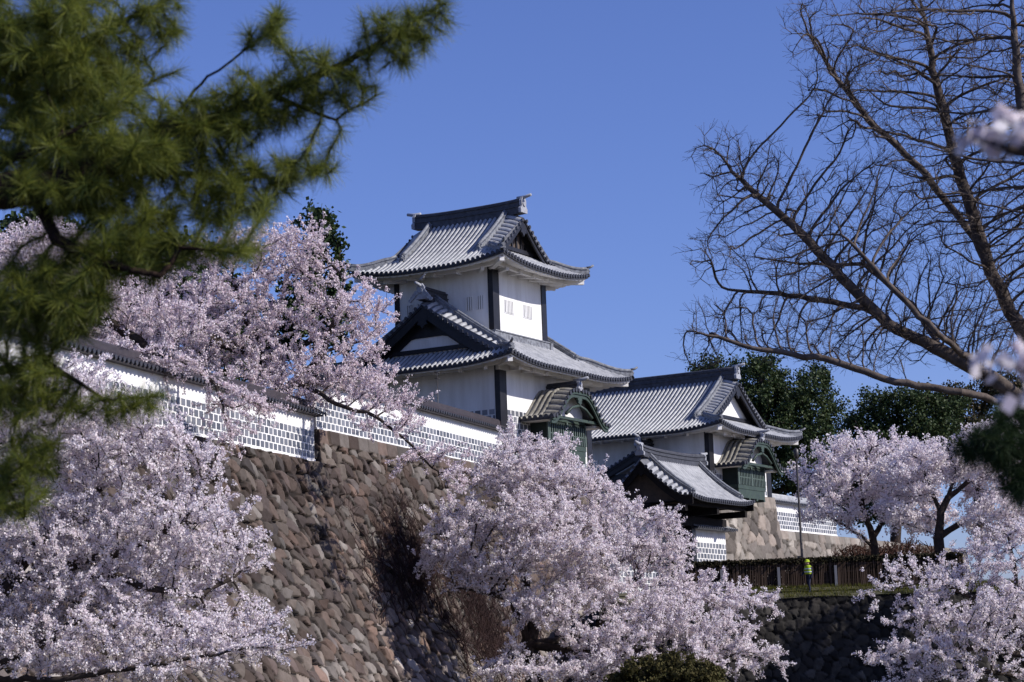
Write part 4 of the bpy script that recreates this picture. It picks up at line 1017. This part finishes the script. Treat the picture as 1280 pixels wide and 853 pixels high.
pine('pine_tree', (-4.2, 10, -1.6), 'pine tree with long green needles, its boughs hanging in from the upper left', 10,
     [[(-480,700),(-440,480),(-420,330)], [(-420,330),(-250,280,-.1),(-80,245,-.25),(40,236,-.28),(130,208,-.22),(200,165,-.1),(270,150),(340,120),(420,85),(500,40),(550,5)], [(-430,380),(-200,120),(-50,80),(80,65),(150,30),(230,-10)],
      [(130,208),(200,215,.3),(290,225,.3),(370,222,.3)], [(40,236),(70,300,-.2),(130,330,-.2),(200,345,-.2),(225,310,-.2),(300,315,-.3)], [(-430,420),(-200,430),(-60,470),(60,455),(130,500),(200,495)], [(-440,480),(-200,580),(-60,600),(10,610),(30,650)],
      [(-250,280),(-100,330,.3),(20,370,.3),(80,400,.3)], [(200,165),(260,95,.2),(330,45,.2),(350,10,.2)], [(340,120),(420,150),(470,120)], [(-50,80),(40,130,.3),(130,130,.3),(220,90,.3)], [(-80,245),(60,180,-.3),(140,140,-.3)]],
     [(60,80,130,100),(110,200,140,70),(240,165,90,45),(320,130,80,38),(415,100,62,38),(495,45,52,38),(365,212,60,20),(290,245,75,35),(160,300,95,55),(60,375,90,60),(290,318,45,14),(30,480,60,50),(140,508,65,20),(20,610,38,50),(340,40,30,25),(545,15,20,25),(60,235,80,18,-.35,.12),(170,190,60,20,-.35,.12),(190,30,40,40),(400,215,28,14),(40,560,40,40)],
     .06, .058, 3700, 41, .14, M['needle'], per=85)
pine('pine_tree', (4.6, 11, -1.6), 'dark pine bough reaching in from the right edge above the cherries', 11,
     [[(1660,800),(1640,650),(1600,590)], [(1600,590),(1480,560),(1380,565),(1300,570),(1240,565),(1205,560)], [(1380,565),(1320,600),(1270,608)], [(1380,565),(1330,540),(1270,535)]],
     [(1250,560,58,28),(1285,600,40,30),(1270,530,36,16),(1215,568,24,14)], .065, .06, 800, 42, .05, M['needledark'], per=120)

# --- evergreens behind
E = 'dark evergreens behind the turrets'
def evergreen(base, label, Y, limbs, cl, n, seed, m, tr=.4, **k):
    kw = dict(r0=.02, thr=.12, gap=.26, k=14, size=.17, spread=.26, tw=2, twl=1.1); kw.update(k)
    tree('evergreen_tree', base, label, 'evergreen tree', Y, limbs, cl, .9, 1.0, n, seed, M['bark'], m, trunk_r=tr, group=E, **kw)
evergreen(gpt(960, 700, 165, 9), 'tall dark conifer directly behind the ridge of the lower turret', 165, [[(960,680),(958,600),(955,520),(950,470)], [(958,600),(1000,560),(1030,540)], [(955,520),(920,490),(890,470)], [(958,620),(985,610),(1020,600)], [(955,540),(1000,500),(1030,490)]],
     [(930,468,60,18),(960,500,75,32),(1005,520,48,40),(980,560,70,40),(1000,600,50,35),(920,540,50,50),(890,462,25,12),(1025,480,22,20)], 2200, 51, M['leaf'], .5)
evergreen(gpt(1120, 720, 172, 9), 'dense dark evergreen behind the right cherries, left of the rusty one', 172, [[(1120,690),(1122,600),(1125,530)], [(1122,600),(1080,560),(1075,530)], [(1122,600),(1160,550),(1170,520)]],
     [(1120,512,55,26),(1080,540,32,30),(1150,540,50,35),(1110,580,60,45),(1170,510,36,18),(1090,620,50,35)], 2000, 52, M['leaf'], .45)
evergreen(gpt(1225, 720, 176, 9), 'rusty brown evergreen crown above the right cherries', 176, [[(1225,690),(1222,600),(1225,540)], [(1222,600),(1270,560),(1285,530)], [(1222,590),(1190,550)]],
     [(1205,503,50,20),(1260,494,50,22),(1230,560,70,40),(1300,550,50,55),(1190,560,40,40),(1320,490,50,30)], 2000, 53, M['leafbrown'], .45)
evergreen((34, 103.5, -1.6), 'unseen evergreen added outside the right edge to shade the dark embankment wall', 103.5, [[(1494,800),(1494,600),(1494,450)], [(1494,650),(1420,600)], [(1494,600),(1570,560)]],  # added out of view so that its crown shades the embankment
     [(1494,600,85,170,0,3.5),(1470,700,60,60,0,3),(1500,480,60,60,0,3)], 1500, 56, M['leaf'], .4)
evergreen(gpt(400, 560, 112, 8.96), 'green broadleaf evergreen behind the pink cherry, left of the tall turret', 112, [[(400,520),(398,420),(400,330)], [(398,420),(420,350),(425,310)], [(398,420),(350,400)], [(398,430),(330,450),(300,450)]],
     [(400,285,28,25),(415,305,26,20),(405,340,32,35),(330,440,40,40),(390,400,40,50),(430,300,10,12)], 900, 54, M['leaf'], .35, gap=.2, size=.2, spread=.2)
evergreen(gpt(190, 560, 108, 8.96), 'dark evergreen mostly hidden behind the pink cherry and the pine', 108, [[(190,520),(190,420),(200,330)], [(190,440),(130,400),(90,370)], [(190,420),(260,400)]],
     [(190,360,90,60),(120,400,70,50),(270,420,50,50),(60,330,60,60)], 1100, 55, M['leaf'], .35, gap=.3, size=.24, spread=.25)

# --- shrubs and vines
def shrub(name, base, label, cat, H, Wd, n, seed, m, leafm=None, r0=.008, group=None, **k):
    rr = np.random.default_rng(seed); base = np.array(base, float)
    root = empty(name, base, 0, label=label, cat=cat, group=group)
    d = rr.normal(0, 1, (n, 3)); d /= np.linalg.norm(d, axis=1)[:, None]; d *= rr.random((n, 1))**.4
    att = base+np.array([0, 0, H*.52])+d*np.array([Wd, Wd*.7, H*.5])
    limbs = [[base-(0, 0, .2), base+(0, 0, .15)]]
    for q in range(5): limbs.append([base+(0, 0, .1), base+np.array([rr.normal(0, Wd*.25), rr.normal(0, Wd*.2), H*.3])])
    X, P = grow(att, limbs, max(.1, H*.05), H*.055, rr, jit=.25, maxn=3500)
    X, P = twigs(X, P, radii(X, P, r0), rr, 2, H*.12, r0*4)
    r = radii(X, P, r0, 2.8); V, F = limb_mesh(X, P, r, rr, .03); np_mesh('stems', V-base, F, m, root)
    if leafm is not None:
        V, F = bloom(X, P, r, rr, r0*4, k.get('gap', .1), k.get('k', 5), k.get('size', .08), .07); np_mesh('foliage', V-base, F, leafm, root)
g2 = 'red brown bare shrubs along the low wall'
for i, (px, Y, H, Wd, lb_) in enumerate(((1035, 127, 2.5, 2.0, 'bare red brown shrub under the right end of the farthest tiled wall'), (1075, 125, 3.0, 2.4, 'bare red brown shrub behind the forked cherry trunk'),
        (1130, 126, 3.2, 2.6, 'bare red brown shrub between the two cherry trunks behind the fence'), (1012, 122, 1.5, 1.3, 'low bare shrub at the foot of the buff stone wall'))):
    shrub('bare_shrub', gpt(px, 700, Y, 3.72), lb_, 'shrub', H, Wd, 2200, 60+i, M['twig'], r0=.017, group=g2)
shrub('evergreen_bush', gpt(835, 858, 74, -1.6), 'olive green bush at the bottom edge below the large central cherry', 'bush', 1.9, 2.3, 420, 70, M['bark'], M['olive'], gap=.07, k=5, size=.085)
def vine(start, label, seed, n, H, spread_):
    """dry climber: stems creeping up a battered wall face. start(s, h) -> point"""
    rr = np.random.default_rng(seed); X, P = [], []
    for q in range(n):
        s = rr.normal(0, spread_); h = H*rr.uniform(.75, 1.0); par = -1; d = rr.normal(0, .5)
        for k in range(int(H*2.2)):
            X.append(start(s, h)+rr.normal(0, .02, 3)); P.append(par); par = len(X)-1
            d = d*.75+rr.normal(0, .6); s += .30*d; h -= .30*rr.uniform(.2, 1.3)
            if h < .2 or rr.random() < .03: break
    X = np.array(X); P = np.array(P); X, P = twigs(X, P, radii(X, P, .012), rr, 3, .7, .05, droop=.0)
    r = np.minimum(radii(X, P, .007, 3.0), .035); V, F = limb_mesh(X, P, r, rr, .02)
    tag(np_mesh('vine', V, F, M['ivy']), label, 'vine')
def wallpt(E, D, nn, t0, ztop, b):
    def f(s, h):
        q = E+D*(t0+s)+nn*(.22+float(b(h))); return np.array([q[0], q[1], ztop-h])
    return f
vine(wallpt(E2, D2, n2, 6.0, 10.6, lambda h: .17+.19*(h-1.7)+.010*(h-1.7)**2 if h > 1.7 else .1*h), 'dry leafless vine creeping over the upper rampart left of the large central cherry', 81, 60, 8.5, 3.0)
vine(wallpt(E2, D2, n2, 13.0, 10.6, lambda h: .17+.19*(h-1.7)+.010*(h-1.7)**2 if h > 1.7 else .1*h), 'dark dry vine on the rampart, partly behind the central cherry', 82, 70, 11.5, 3.0)
